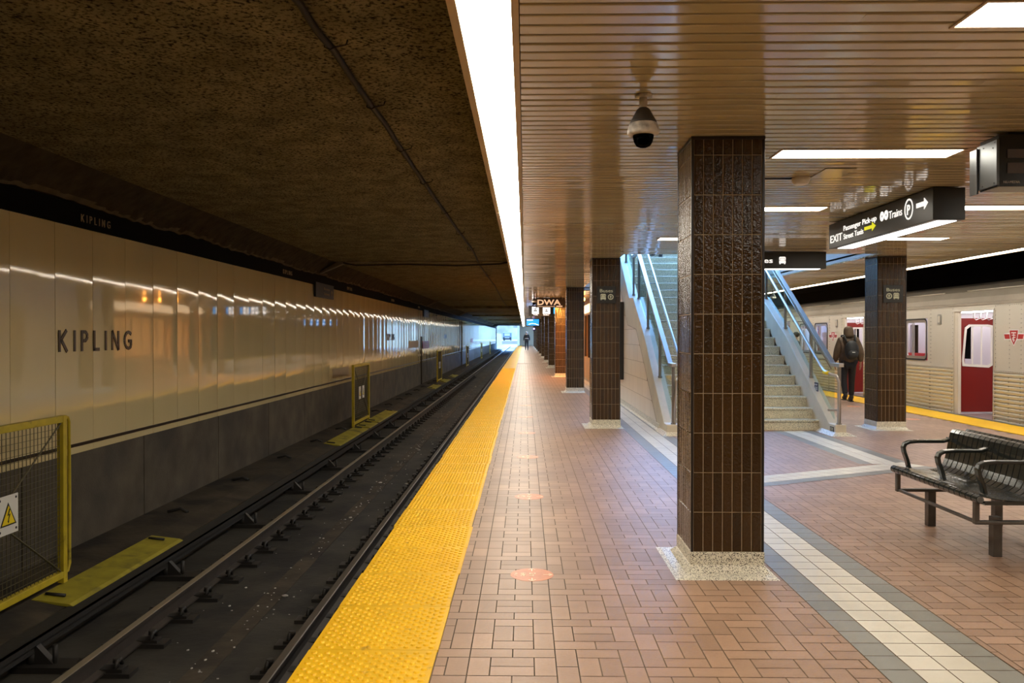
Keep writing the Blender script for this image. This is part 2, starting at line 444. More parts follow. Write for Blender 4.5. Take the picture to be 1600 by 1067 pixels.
# diagonal band
dA = Vector((2.2, 8.10)); dB = Vector((4.42, 9.20)); dd = (dB - dA).normalized(); dn = Vector((-dd.y, dd.x)); k = 0
while k * T < (dB - dA).length:
    for (j, mb) in ((-1.5, gb), (-.5, wb), (.5, wb)):
        mb.tone = random.uniform(.93, 1.07)
        p = dA + dd * k * T + dn * j * T; e = .003
        q = [p + dd * e + dn * e, p + dd * (T - e) + dn * e, p + dd * (T - e) + dn * (T - e), p + dd * e + dn * (T - e)]
        mb.quad([(v.x, v.y, .003) for v in q])
    k += 1
wb.build('white_tile_band', 'white_tile', fl, tone=True); gb.build('grey_tile_border', 'grey_tile', fl, tone=True)
sl = MB(); sl.box(PL + .02, PL + .3, Y0, Y1, -.30, -.121); sl.box(-.62, -.55, Y0, Y1, BED, -.301); sl.box(PR - .3, PR - .02, Y0, Y1, -.30, -.121); sl.box(7.6, 7.7, Y0, Y1, BED, -.301)
o = sl.build('trim_1', 'slab_edge'); struct(o)

# yellow tactile strips
def tactile(name, x0, x1, ydome, label):
    m = MB(); y = Y0; n = 0
    while y < Y1:
        m.tone = random.uniform(.95, 1.05); jx = random.uniform(-.006, .006)
        m.box(x0 + jx, x1 + jx, y + .0015, y + .61 - .0015, -.003, .008)
        m.tone = 1.0
        if y > -1 and y < ydome:
            tone = m.t[-1]
            r = 0
            yy = y + .03
            while yy < y + .59:
                xx = x0 + .035 + (.03 if r % 2 else 0)
                while xx < x1 - .03:
                    s8 = 8; i = len(m.v); cx, cy = xx + jx, yy
                    for (rr, z) in ((.016, .008), (.010, .0145)):
                        for j in range(s8): a = 2 * math.pi * j / s8; m.v.append((cx + rr * math.cos(a), cy + rr * math.sin(a), z))
                    for j in range(s8): m.f.append((i + j, i + (j + 1) % s8, i + s8 + (j + 1) % s8, i + s8 + j))
                    m.f.append(tuple(i + s8 + j for j in range(s8)))
                    m.t += [1.04] * 9; m.sm += [False] * 9
                    xx += .06
                r += 1; yy += .03
        y += .61
    o = m.build(name, 'yellow_tactile', tone=True); tag(o, label, 'tactile paving'); return o
tactile('tactile_strip', -1.02, -.41, 36, 'yellow tactile warning strip along the platform edge beside the open track')
tactile('tactile_strip', 7.47, 8.12, 0, 'yellow tactile warning strip along the platform edge beside the silver train')

# ------------------------------------------------------------------ setting: tunnel left
m = MB(); m.box(-4.12, -.62, Y0, 139, BED - .2, BED); bed = struct(m.build('floor', 'track_bed'))
# low kerbs and drain channel
m = MB(); m.box(-2.70, -2.50, Y0, 139, BED, BED + .012); m.build('drain_channel', 'bench_concrete', bed)
m = MB()
for k in range(420):
    y = 3 + random.random() ** 1.6 * 40; x = -2.6 + random.gauss(0, .07) if random.random() < .6 else random.uniform(-3.2, -1.9)
    s = random.uniform(.004, .016) * (1 + (random.random() < .05) * 1.5)
    m.ball((x, y, BED + .014), s, s * random.uniform(.5, 1.6), s * .4, n=6)
o = m.build('litter', 'debris'); tag(o, 'pale litter fragments scattered along the track bed channel', 'litter'); o['kind'] = 'stuff'
m = MB(); m.prism([(-5.2, BED - .2), (-4.12, BED - .2), (-4.12, -.93), (-4.42, -.87), (-5.2, -.84)], 'y', Y0, 139)
struct(m.build('trim_2', 'bench_concrete'))
# lower wall of concrete panels
m = MB(); edges = [-6.0]; yy = 7.83 - 2.545 * 5
ys = [yy + 2.545 * k for k in range(60) if yy + 2.545 * k < 139]
for a, b in zip([Y0] + [q for q in ys if q > Y0], [q for q in ys if q > Y0] + [139]): m.box(-5.15, -5.0, a + .008, b - .008, -.86, .186)
m.box(-5.16, -5.03, Y0, 139, -.86, .186)
wl = struct(m.build('wall_left', 'lower_concrete', bevel=.004))
# enamel panels, each gently bowed
m = MB(); pw = .7455; y = 7.66 - pw * 19
while y < 139:
    n = 6; sag = random.uniform(.002, .0045); tl = random.uniform(-.0024, .0024); tb = random.uniform(-.003, .003); i = len(m.v)
    rows = [(.186, 0), (1.0, .4), (1.8, .8), (2.72, 1)]
    for (z, f) in rows:
        for k in range(n + 1):
            u = k / n; m.v.append((-5.0 + sag * (1 - (2 * u - 1) ** 2) + tl * (u - .5) * 2 + tb * (f - .5), y + .002 + u * (pw - .004), z))
    for r in range(3):
        for k in range(n):
            a = i + r * (n + 1) + k; m.f.append((a, a + 1, a + n + 2, a + n + 1)); m.t.append(1); m.sm.append(True)
    # seam returns
    for (k0) in (0, n):
        for r in range(3):
            a = i + r * (n + 1) + k0; b = a + n + 1; va, vb = m.v[a], m.v[b]
            m.quad([va, vb, (vb[0] - .02, vb[1], vb[2]), (va[0] - .02, va[1], va[2])])
    y += pw
m.build('enamel_panels', 'enamel_panel', wl)
m = MB(); m.box(-5.15, -5.012, Y0, 139, .186, 2.95); m.box(-5.35, -5.151, Y0, 139, -1.3, 3.5); m.build('backing', 'enamel_brown', wl)
m = MB(); m.box(-5.0, -4.988, Y0, 139, .262, .298); m.build('brown_line', 'enamel_brown', wl)
# black fascia, ledge, haunch
m = MB(); m.box(-5.1, -4.965, Y0, 139, 2.707, 2.96); fas = struct(m.build('trim_3', 'black_band'))
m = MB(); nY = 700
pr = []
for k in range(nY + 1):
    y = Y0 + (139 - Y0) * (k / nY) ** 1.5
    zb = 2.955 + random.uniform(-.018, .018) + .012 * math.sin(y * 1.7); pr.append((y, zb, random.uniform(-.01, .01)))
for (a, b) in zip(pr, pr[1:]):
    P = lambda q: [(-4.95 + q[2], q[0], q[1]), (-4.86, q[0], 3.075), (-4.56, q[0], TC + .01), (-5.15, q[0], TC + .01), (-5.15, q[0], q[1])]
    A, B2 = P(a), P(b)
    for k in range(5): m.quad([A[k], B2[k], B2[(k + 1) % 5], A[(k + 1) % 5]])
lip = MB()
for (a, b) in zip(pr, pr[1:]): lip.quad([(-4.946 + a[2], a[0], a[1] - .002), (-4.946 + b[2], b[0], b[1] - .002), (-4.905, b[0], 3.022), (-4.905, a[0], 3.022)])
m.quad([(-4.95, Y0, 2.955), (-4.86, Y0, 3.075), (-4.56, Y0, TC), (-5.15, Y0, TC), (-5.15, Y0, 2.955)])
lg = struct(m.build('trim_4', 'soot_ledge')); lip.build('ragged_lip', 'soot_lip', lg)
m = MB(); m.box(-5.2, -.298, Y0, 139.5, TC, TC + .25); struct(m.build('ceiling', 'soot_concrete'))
m = MB()
for yb_ in (19.0, 40, 60, 79, 98, 118):
    m.box(-4.35, -.31, yb_, yb_ + .12, TC - .03, TC)
    m.prism([(-4.97, 2.98), (-4.9, 2.98), (-4.28, TC - .03), (-4.28, TC), (-4.45, TC)], 'y', yb_ - .02, yb_ + .16)
struct(m.build('trim_5', 'beam_concrete'))
for yb_ in (48, 68, 88, 108):
    m = MB(); m.box(-4.5, -.31, yb_, yb_ + .5, TC - .14, TC); struct(m.build('trim_5', 'soot_concrete'))

# right tunnel (behind the train)
m = MB(); m.box(7.65, 12.6, Y0, 70, BED - .2, BED); struct(m.build('floor', 'track_bed'))
m = MB(); m.box(12.4, 12.6, Y0, 70, BED, TC + .3); struct(m.build('wall_right', 'plenum'))
m = MB(); m.box(7.42, 12.6, Y0, 70, TC + .1, TC + .3); struct(m.build('ceiling', 'plenum'))
# closing walls behind the camera, at the platform's far end and the portal
m = MB(); m.box(-5.2, 12.6, Y0 - .2, Y0, BED - .2, TC + .3); struct(m.build('wall_back', 'lower_concrete'))
m = MB(); m.box(-.78, 12.6, Y1, Y1 + .3, BED - .2, TC + .3); m.box(-.78, -.5, Y1 + .3, 139.5, BED - .2, TC + .3); struct(m.build('wall_far', 'tile_grout'))
m = MB(); m.box(2.4, 12.6, 70, 70.2, BED - .2, TC + .3); struct(m.build('wall_far', 'lower_concrete'))
m = MB(); m.box(-5.9, -4.93, 139, 140.2, BED - .2, TC + .6); m.box(-5.9, 0, 139, 140, 3.2, 4.5); m.box(-.9, 0, 139.4, 140, BED, 3.3); struct(m.build('wall_far', 'lower_concrete'))

# ------------------------------------------------------------------ slatted ceiling
HX0, HX1, HY0, HY1 = 1.54, 5.50, 12.47, 22.5        # stair opening
m = MB(); pit = .1033; y = 3.463 - pit * 75; k = 0
while y < 117.9:
    m.tone = random.uniform(.94, 1.06)
    segs = [(-.02, 7.17)]
    if HY0 - .05 < y < HY1: segs = [(-.02, HX0), (HX1, 7.17)]
    if abs(y - 3.41) < .05: segs = [(-.02, 1.37), (1.45, 7.17)]
    for (a, b) in segs:
        x = a
        while x < b:
            x2 = min(b, x + random.uniform(1.2, 2.6)); m.tone = random.uniform(.90, 1.08)
            dz = random.uniform(-.0008, .0008); tw = random.uniform(-.0008, .0008)
            m.prism([(y + .004, CEIL + .016), (y + .0065, CEIL + .003 + dz + tw), (y + .011, CEIL + dz + tw), (y + .083, CEIL + dz - tw), (y + .0875, CEIL + .003 + dz - tw), (y + .090, CEIL + .016)], 'x', x, x2)
            x = x2
    y += pit; k += 1
cs = struct(m.build('ceiling', 'slat', tone=True))
m = MB(); m.box(-.02, HX0, Y0, 118, CEIL + .07, CEIL + .1); m.box(HX1, 7.17, Y0, 118, CEIL + .07, CEIL + .1)
m.box(HX0, HX1, Y0, HY0, CEIL + .07, CEIL + .1); m.box(HX0, HX1, HY1, 118, CEIL + .07, CEIL + .1)
m.box(-.3, 7.45, Y0, HY0 - .3, 3.30, 3.5); m.box(-.3, 7.45, HY1 + .3, 118.3, 3.30, 3.5); m.box(-.3, HX0 - .2, HY0 - .3, HY1 + .3, 3.30, 3.5); m.box(HX1 + .2, 7.45, HY0 - .3, HY1 + .3, 3.30, 3.5)
m.build('plenum_slab', 'plenum', cs)
# stair opening: shaft
m = MB(); m.box(HX1, HX1 + .12, HY0, HY1, CEIL + .02, 6.2); m.box(HX0 - .12, HX0, HY0 + .0, HY1, CEIL + .02, 6.2); m.box(HX0 - .12, HX1 + .12, HY0 - .14, HY0 - .0, CEIL + .02, 6.2)
struct(m.build('wall_stairwell', 'shaft_wall'))
m = MB(); m.box(HX0 - .12, HX1 + .12, HY0 - .14, 16.8, 6.2, 6.35); struct(m.build('sky_block_roof', 'shaft_wall'))  # unseen roof added to keep blue sky light off the lower steps
m = MB(); m.box(HX0 - .12, HX1 + .12, HY1, HY1 + .15, CEIL + .02, 4.6); m.box(HX0, HX1, HY1, 30, 4.45, 4.6); m.box(HX0, HX1, 30, 30.1, 4.6, 7); struct(m.build('wall_stairwell', 'shaft_wall'))

# ------------------------------------------------------------------ lights
def strip_proto(mirror=False):
    t = thing('strip_light', '', 'ceiling light', (0, 0, 0), 'continuous strip lights over the left platform edge' if not mirror else 'continuous strip lights over the right platform edge')
    f = MB()
    if not mirror: xs = (-.298, -.262, -.054, -.024)
    else: xs = (7.17, 7.185, 7.38, 7.42)
    L_ = 7.88
    f.box(xs[0], xs[1], 0, L_, CEIL - .002, TC if not mirror else TC + .1); f.box(xs[2], xs[3], 0, L_, CEIL - .002, CEIL + .3); f.box(xs[0], xs[3], 0, L_, CEIL + .14, CEIL + .16)
    f.box(xs[1], xs[2], 0, .012, CEIL + .01, CEIL + .04)
    f.build('frame', 'light_frame', t)
    d = MB(); d.box(xs[1], xs[2], .012, L_, CEIL + .015, CEIL + .023); d.build('diffuser', 'diffuser', t)
    return t
for mir in (False, True):
    p = strip_proto(mir); first = True
    for k in range(-1, 14 if not mir else 8):
        y = .3 + 7.9 * k
        if mir:
            lab = 'long white strip light over the train, ' + ('section outside the view behind the clock box', 'section nearest the viewer', 'section right of the right column', 'section left of the right column', 'section seen through the stair railing', 'section hidden beyond the stairs', 'last but one section', 'farthest section', 'end section')[k + 1]
        else:
            lab = 'white strip light along the slat ceiling edge, ' + ('piece behind the viewpoint', 'the large bright piece nearest the viewer', 'piece just beyond the first joint', 'third piece from the viewer', 'fourth piece from the viewer', 'fifth piece from the viewer', 'sixth piece from the viewer', 'seventh piece from the viewer', 'eighth piece from the viewer', 'ninth piece from the viewer', 'tenth piece from the viewer', 'eleventh piece from the viewer', 'twelfth piece from the viewer', 'thirteenth piece from the viewer', 'farthest piece')[k + 1]
        if first: o = p; first = False
        else: o = copy_tree(p)
        o.location = (0, y, 0); o['label'] = lab
def panel_light(x0, y0, label, proto=[None]):
    if proto[0] is None:
        t = thing('ceiling_panel_light', label, 'ceiling light', (0, 0, 0), 'rectangular panel lights set in the slat ceiling')
        f = MB()
        f.box(0, 1.25, 0, .014, CEIL - .006, CEIL + .02); f.box(0, 1.25, .256, .27, CEIL - .006, CEIL + .02); f.box(0, .014, .014, .256, CEIL - .006, CEIL + .02); f.box(1.236, 1.25, .014, .256, CEIL - .006, CEIL + .02)
        f.build('frame', 'light_frame', t)
        d = MB(); d.box(.014, 1.236, .014, .256, CEIL - .003, CEIL + .012); d.build('diffuser', 'panel_diffuser', t)
        proto[0] = t; t.location = (x0, y0, 0); return t
    return dup(proto[0], (x0, y0, 0), label)
names = ['cut by the top right corner of the view', 'long bright panel right of the large brown column', 'panel whose end shows beside the large column below the smoke detector', 'small far panel just left of the large column']
for k, yy in enumerate((3.03, 5.43, 7.85, 10.30)):
    panel_light(1.735, yy, 'white ceiling panel light, ' + names[k])
for k, (yy, nm) in enumerate(((.6, 'overhead, out of view to the right'), (3.03, 'out of view right of the first row'), (7.80, 'running off the right edge beyond the EXIT sign box'), (10.34, 'just under the lower edge of the EXIT sign box'))):
    panel_light(4.24, yy, 'white ceiling panel light, ' + nm)
panel_light(1.735, .6, 'white ceiling panel light, overhead behind the viewpoint')
panel_light(4.24, 5.43, 'white ceiling panel light, out of view right of the long bright panel')
for k in range(3): panel_light(2.6, 34 + 8 * k, 'white ceiling panel light far down the platform, bay %s beyond the kiosk' % ('one', 'two', 'three')[k])

# ------------------------------------------------------------------ tiled columns
def column_proto():
    t = thing('tiled_column', '', 'column', (0, 0, 0), None)
    w = .228; rows = 11; z0 = .126; ph = .2515; n = 7
    c = MB(); c.box(-w + .004, w - .004, -w + .004, w - .004, .0, CEIL); core = c.build('grout_core', 'tile_grout', t)
    tl = MB(); tw = (2 * w - .028) / n; g = .0042
    for side in range(4):
        M = Matrix.Rotation(side * math.pi / 2, 4, 'Z')
        for r in range(rows):
            za = z0 + r * ph + g / 2; zb = min(z0 + (r + 1) * ph - g / 2, CEIL - .02)
            if zb - za < .02: continue
            for k in range(n):
                xa = -w + .014 + k * tw + g / 2; xb = xa + tw - g
                tl.tone = random.uniform(.75, 1.3); b = .003
                i = len(tl.v); yf = -w - .001; tx = random.uniform(-.0006, .0006); tz = random.uniform(-.0006, .0006)
                pts = [(xa, yf + .005, za), (xb, yf + .005, za), (xb, yf + .005, zb), (xa, yf + .005, zb),
                       (xa + b, yf + tx + tz, za + b), (xb - b, yf - tx + tz, za + b), (xb - b, yf - tx - tz, zb - b), (xa + b, yf + tx - tz, zb - b)]
                tl.v += [tuple(M @ Vector(p)) for p in pts]
                for q in ((4, 5, 6, 7), (0, 1, 5, 4), (1, 2, 6, 5), (2, 3, 7, 6), (3, 0, 4, 7)):
                    tl.f.append(tuple(i + j for j in q)); tl.t.append(tl.tone); tl.sm.append(False)
    tl.build('tile_cladding', 'tile_brown', t, tone=True)
    e = MB()
    for sx in (-1, 1):
        for sy in (-1, 1):
            e.box(sx * (w - .013), sx * (w + .003), sy * (w - .013), sy * (w + .003), .126, CEIL)
    e.box(-w - .005, w + .005, -w - .005, w + .005, CEIL - .022, CEIL - .001)
    e.build('corner_trim', 'column_trim', t, bevel=.003)
    p = MB(); p.box(-w - .006, w + .006, -w - .006, w + .006, .0, .126)
    p.frustum((-.36, .28, -.41, .36, .0), (-.33, .26, -.38, .33, .006)).frustum((-.275, .25, -.285, .275, .006), (-w - .006, w + .006, -w - .006, w + .006, .045))
    p.build('plinth', 'terrazzo', t, bevel=.004)
    return t
colp = column_proto()
clab = ['large brown tiled column nearest the viewer on a speckled plinth', 'brown tiled column with the bus sign, left of the stair wall',
        'dark brown tiled column just left of the one with the bus sign', 'tiled column glowing orange in the kiosk light']
colY = []
for k in range(13):
    y = 5.06 + .234 + 7.93 * k; x = 1.285 if k == 0 else 1.325
    lab = clab[k] if k < 4 else 'brown tiled column in the left row, %s beyond the orange lit one' % ('next', 'second', 'third', 'fourth', 'fifth', 'sixth', 'seventh', 'eighth', 'last')[k - 4]
    if k == 0: c = colp; c.location = (x, y, 0); c['label'] = lab
    else: c = dup(colp, (x, y, 0), lab)
    c['group'] = 'tiled columns along the left side of the platform'
c = dup(colp, (5.835, 13.0, 0), 'brown tiled column with a bus sign standing in front of the train'); c['group'] = 'tiled columns along the right side of the platform'
c.rotation_euler = (0, 0, 0)

# ------------------------------------------------------------------ stairs
SX0, SX1 = 2.33, 4.65
rh, rt, sy0 = .163, .28, 12.67
NS = 28
m = MB()
for k in range(NS):
    y = sy0 + k * rt; z = rh * (k + 1)
    m.tone = 1
    m.prism([(y, max(0, z - rh - .1)), (y + .012, z - .03), (y - .012, z - .028), (y - .014, z - .006), (y - .008, z), (y + rt + .02, z), (y + rt + .02, max(0, z - rh - .1))], 'x', SX0, SX1)
m.box(SX0, SX1, sy0 + NS * rt, HY1, 4.40, rh * NS)
st = thing('staircase', 'speckled terrazzo staircase rising to the upper level between the two column rows', 'stairs', (3.46, 12.67, 0))
m.build('steps', 'terrazzo_step', st, bevel=.002)
def kerb(x0, x1, name):
    top = [(12.0, .16), (12.26, .16), (14.3, 1.50), (15.75, 2.25), (16.35, 2.27), (20.3, 4.75), (22.4, 4.75)]
    bot = [(22.4, 4.2), (20.3, 4.2), (16.6, 1.72), (15.3, 1.62), (14.3, 1.02), (12.75, 0), (12.0, 0)]
    m = MB(); m.prism(top + bot, 'x', x0, x1); m.build(name, 'stair_concrete', st, bevel=.012, seg=2)
kerb(2.13, SX0, 'kerb'); kerb(SX1, 4.82, 'kerb')
m = MB(); m.frustum((4.56, 4.93, 11.88, 12.6, 0), (SX1 + .005, 4.815, 12.005, 12.6, .05)); m.build('kerb_foot', 'terrazzo', st); m = MB(); m.frustum((2.06, SX0 + .04, 11.88, 12.6, 0), (2.135, SX0 - .01, 12.005, 12.6, .05)); m.build('kerb_foot', 'terrazzo', st)
# side walls clad in pale blocks
def side_wall(x0, x1):
    m = MB(); m.prism([(12.75, 0), (14.3, 1.02), (15.3, 1.62), (16.6, 1.72), (20.3, 4.2), (22.4, 4.2), (22.4, 0)], 'x', x0 + .01, x1 - .01); m.build('side_wall', 'block_joint', st)
side_wall(2.13, 2.30); side_wall(4.67, 4.82)
def lim(y):
    pts = [(12.75, 0), (14.3, 1.02), (15.3, 1.62), (16.6, 1.72), (20.3, 4.2), (22.4, 4.2)]
    for a, b in zip(pts, pts[1:]):
        if a[0] <= y <= b[0]: return a[1] + (b[1] - a[1]) * (y - a[0]) / (b[0] - a[0])
    return 0
m = MB(); bw, bh = .61, .305
for r in range(14):
    off = (r % 2) * bw / 2; y = 12.3 - off
    while y < 22.4:
        # clip each block under the sloping band
        sub = 6; ya, yb2 = y + .003, min(y + bw - .003, 22.4); m.tone = random.uniform(.96, 1.04); za, zb = .10 + r * bh + .003, .10 + (r + 1) * bh - .003
        for q in range(sub):
            a = ya + (yb2 - ya) * q / sub; b = ya + (yb2 - ya) * (q + 1) / sub
            la, lb = lim(a) - .004, lim(b) - .004
            if la > za and lb > za:
                for X in (2.128,): m.quad([(X, b, za), (X, a, za), (X, a, min(zb, la)), (X, b, min(zb, lb))])
        y += bw
m.build('wall_blocks', 'block_tile', st, tone=True)
m = MB(); m.prism([(2.08, 0), (2.128, 0), (2.128, .10), (2.118, .10), (2.105, .03)], 'y', 12.6, 22.4); m.build('skirting', 'terrazzo', st)

# balustrades
def balustrade(x, hx, side):
    nm = 'right' if side > 0 else 'left'
    t = thing('glass_balustrade', 'glass and steel balustrade on the %s kerb of the staircase' % nm, 'railing', (x, 12.0, 0), 'glass balustrades of the staircase')
    rail = lambda y: 1.08 + .6 * (y - 12.3) if y > 12.3 else 1.08
    kt = lambda y: .16 if y < 12.26 else (.16 + (y - 12.26) * .657 if y < 14.3 else (1.5 + (y - 14.3) * .517 if y < 15.75 else (2.25 if y < 16.35 else 2.27 + (y - 16.35) * .628)))
    m = MB()
    def flat(a, b, w=.075, h=.055):
        (ya, za), (yb_, zb) = a, b
        i = len(m.v)
        for (yy, zz) in (a, b):
            for (dx, dz) in ((-w / 2, -h), (w / 2, -h), (w / 2, 0), (-w / 2, 0)): m.v.append((x + dx, yy, zz + dz))
        for q in ((3, 2, 1, 0), (4, 5, 6, 7), (0, 1, 5, 4), (1, 2, 6, 5), (2, 3, 7, 6), (3, 0, 4, 7)):
            m.f.append(tuple(i + kk for kk in q)); m.t.append(1); m.sm.append(False)
    flat((11.98, 1.08), (12.3, 1.08)); flat((12.3, 1.08), (15.75, 3.15)); flat((15.75, 3.15), (16.5, 3.15)); flat((16.5, 3.15), (20.3, 5.5))
    m.build('top_rail', 'steel', t, bevel=.004)
    for yy in (12.06, 13.25, 14.55, 15.7, 16.45, 17.7, 19.0):
        m = MB(); zt = rail(yy) - .05 if yy < 15.8 else (3.1 if yy < 16.5 else 3.15 + (yy - 16.5) * .618 - .05)
        m.box(x - .02, x + .02, yy - .025, yy + .025, kt(yy) - .01, zt); m.box(x - .03, x + .03, yy - .035, yy + .035, kt(yy) - .015, kt(yy) + .02)
        m.build('post', 'steel_dark', t, bevel=.003)
    posts = (12.2, 13.25, 14.55, 15.7)
    for a, b in zip(posts, posts[1:]):
        m = MB(); a2, b2 = a + .05, b - .05
        m.prism([(a2, kt(a2) + .06), (b2, kt(b2) + .06), (b2, rail(b2) - .09), (a2, rail(a2) - .09)], 'x', x - .005, x + .005); m.build('glass_panel', 'glass', t)
    for a, b in ((16.5, 17.65), (17.75, 18.95)):
        m = MB(); zr = lambda y: 3.15 + (y - 16.5) * .618
        m.prism([(a, kt(a) + .06), (b, kt(b) + .06), (b, zr(b) - .09), (a, zr(a) - .09)], 'x', x - .005, x + .005); m.build('glass_panel', 'glass', t)
    # round handrail
    hz = lambda y: .90 + .607 * (y - 12.11)
    path = [(hx, 19.2, hz(19.2)), (hx, 16, hz(16)), (hx, 12.35, hz(12.35)), (hx, 12.2, hz(12.2) + .01), (hx + .02 * side, 12.02, .93), (hx + .10 * side, 11.97, .90), (hx + .15 * side, 11.99, .80), (hx + .16 * side, 12.02, .5), (hx + .16 * side, 12.04, .15)]
    m = MB(); m.tube(path, .021, 12); m.build('handrail', 'steel_tube', t)
    for yy in (12.6, 13.6, 14.8, 16.0, 17.4):
        m = MB(); m.tube([(hx, yy, hz(yy) - .015), (hx + .0 * side, yy, hz(yy) - .07), (x, yy, hz(yy) - .075)], .008, 6); m.build('bracket', 'steel_dark', t)
    m = MB(); m.tube([(hx + .0 * side, 12.19, .945), (hx + .008 * side, 12.11, .935), (hx + .02 * side, 12.03, .932)], .0285, 12); m.build('yellow_tape', 'yellow_tape', t)
    # second slim channel rail below the top one
    m = MB(); m.tube([(x - .03 * side, 12.3, .99), (x - .03 * side, 15.7, 3.03)], .010, 6); m.build('channel', 'steel_dark', t)
    if side > 0:
        m = MB(); m.box(hx + .02, hx + .165, 12.05, 12.09, .36, .39); m.build('stay', 'steel_tube', t)
    return t
balustrade(2.24, 2.42, -1); balustrade(4.73, 4.55, 1)
m = MB(); m.box(4.645, 4.649, 12.05, 12.2, .03, .12); o = m.build('kerb_plate', 'black'); tag(o, 'small dark maker plate on the foot of the right stair kerb', 'plate')
m = MB()
for z in (.05, .075, .095): m.box(4.643, 4.645, 12.065, 12.185, z, z + .006)
m.build('plate_lines', 'plate_text', o)
t = thing('notice', 'small dark blue notice fixed to the glass of the right balustrade', 'notice', (4.71, 12.9, .60))
m = MB(); m.box(4.705, 4.712, 12.86, 13.02, .60, .74); m.build('board', 'notice_blue', t)
m = MB(); put_text(m, 'STOP', (4.7045, 13.01, .69), .03, .12, '-x'); [m.box(4.702, 4.7045, 12.88, 13.0, z, z + .008) for z in (.62, .64, .66)]; m.build('lettering', 'sign_white', t)
# frame on stair wall seen edge on
t = thing('poster_frame', 'tall dark poster frame on the stair wall behind the bus sign column', 'frame', (2.08, 17.2, .55))
m = MB(); m.box(2.05, 2.125, 17.15, 18.6, .55, 2.22); m.build('frame', 'column_trim', t, bevel=.004)
m = MB(); m.box(2.045, 2.049, 17.22, 18.53, .62, 2.15); m.build('poster', 'wall_plate', t)

# ------------------------------------------------------------------ kiosk glowing orange beyond the stairs
t = thing('kiosk', 'small kiosk with an orange glowing front behind the stair wall', 'kiosk', (2.5, 22.6, 0))
m = MB(); m.box(2.14, 4.8, 22.6, 28.8, 0, .75); m.box(2.14, 4.8, 22.6, 28.8, 2.2, 2.755); m.box(2.14, 4.8, 22.6, 22.75, .75, 2.2); m.box(2.14, 4.8, 28.6, 28.8, .75, 2.2); m.box(3.6, 4.8, 22.75, 28.6, .75, 2.2); m.build('body', 'kiosk_wall', t)
m = MB(); m.box(2.9, 3.59, 22.8, 28.5, .8, 2.1); m.build('shelving', 'shelf_glow', t)  # shelves themselves glow orange, standing in for a lit interior
m = MB(); m.box(2.06, 2.139, 22.8, 28.6, 2.27, 2.52); m.build('light_band', 'kiosk_lamp_white', t)
m = MB()
for yy in (22.75, 24.2, 25.6, 27.0, 28.5): m.box(2.14, 2.2, yy, yy + .06, .75, 2.2)
m.build('mullion', 'column_trim', t)
for (yy, tgt, e, nm) in ((26.95, (1.3, 29.0, 1.1), 420, 'column'), (26.2, (.9, 26.2, 0), 160, 'floor')):  # spots and their cans are added to throw orange onto column and floor
    t = thing('fill_spot', 'orange helper light added under the slats, aimed at the ' + nm, 'lamp', (1.2, yy, CEIL - .08))
    d = (Vector(tgt) - Vector((1.2, yy, CEIL - .08))).normalized()
    m = MB(); m.tube([Vector((1.2, yy, CEIL - .08)) - d * .07, Vector((1.2, yy, CEIL - .08)) - d * .01], .035, 12); m.tube([(1.2, yy, CEIL), (1.2, yy, CEIL - .09)], .008, 6); m.build('can', 'black', t)
    ld = bpy.data.lights.new('bulb', 'SPOT'); ld.energy = e; ld.color = (1, .40, .07); ld.spot_size = R(80 if nm == 'column' else 115); ld.spot_blend = .6; ld.shadow_soft_size = .04
    lo = bpy.data.objects.new('bulb', ld); COL.objects.link(lo); lo.parent = t; lo.rotation_euler = d.to_track_quat('-Z', 'Y').to_euler(); lo.location = d * .01
for yy in (25.4,):  # glowing globe added only to warm the gap beside the kiosk
    t = thing('fill_globe', 'small glowing orange helper globe added under the slats before the kiosk', 'lamp', (1.85, yy, CEIL))
    m = MB(); m.tube([(1.85, yy, CEIL), (1.85, yy, CEIL - .05)], .02, 8); m.build('stem', 'black', t)
    m = MB(); m.ball((1.85, yy, CEIL - .11), .07, n=14); m.build('globe', 'globe_orange', t)

# ------------------------------------------------------------------ track
def rail(x, label, ny, side, head='rail_head'):
    t = thing('running_rail', label, 'rail', (x, 0, BED))
    m = MB(); m.prism([(x - .07, BED + .03), (x + .07, BED + .03), (x + .07, BED + .045), (x + .012, BED + .06), (x + .012, BED + .155), (x + .036, BED + .168), (x + .036, BED + .196), (x - .036, BED + .196), (x - .036, BED + .168), (x - .012, BED + .155), (x - .012, BED + .06), (x - .07, BED + .045)], 'y', Y0, 190)
    m.build('web', 'rail_side', t)
    m = MB(); m.prism([(x - .034, BED + .1965), (x + .034, BED + .1965), (x + .026, BED + .201), (x - .026, BED + .201)], 'y', Y0, 190); m.build('railhead', head, t)
    f0 = None
    for k in range(ny):
        y = 3.87 + .6 * k
        if f0 is None:
            f = MB(); f.box(x - .27, x + .27, y - .075, y + .075, BED, BED + .035); f.box(x - .2, x + .2, y - .05, y + .05, BED + .035, BED + .06)
            for s in (-1, 1):
                f.tube([(x + s * .15, y - .06, BED + .07), (x + s * .15, y - .03, BED + .115), (x + s * .15, y + .03, BED + .115), (x + s * .15, y + .06, BED + .07), (x + s * .08, y + .06, BED + .08)], .016, 6)
                f.tube([(x + s * .135, y, BED + .06), (x + s * .135, y, BED + .13)], .018, 6)
                f.tube([(x + s * .135, y, BED + .10), (x + s * .135, y, BED + .135)], .03, 6)
            f0 = f.build('fastener', 'fastener', t)
        else:
            c = f0.copy(); COL.objects.link(c); c.parent = t; c.location = (0, .6 * k, 0)
rail(-3.38, 'worn steel running rail on the far side of the open track', 80, 1)
rail(-1.885, 'steel running rail tucked close under the platform edge', 80, 1, 'rail_head_dull')
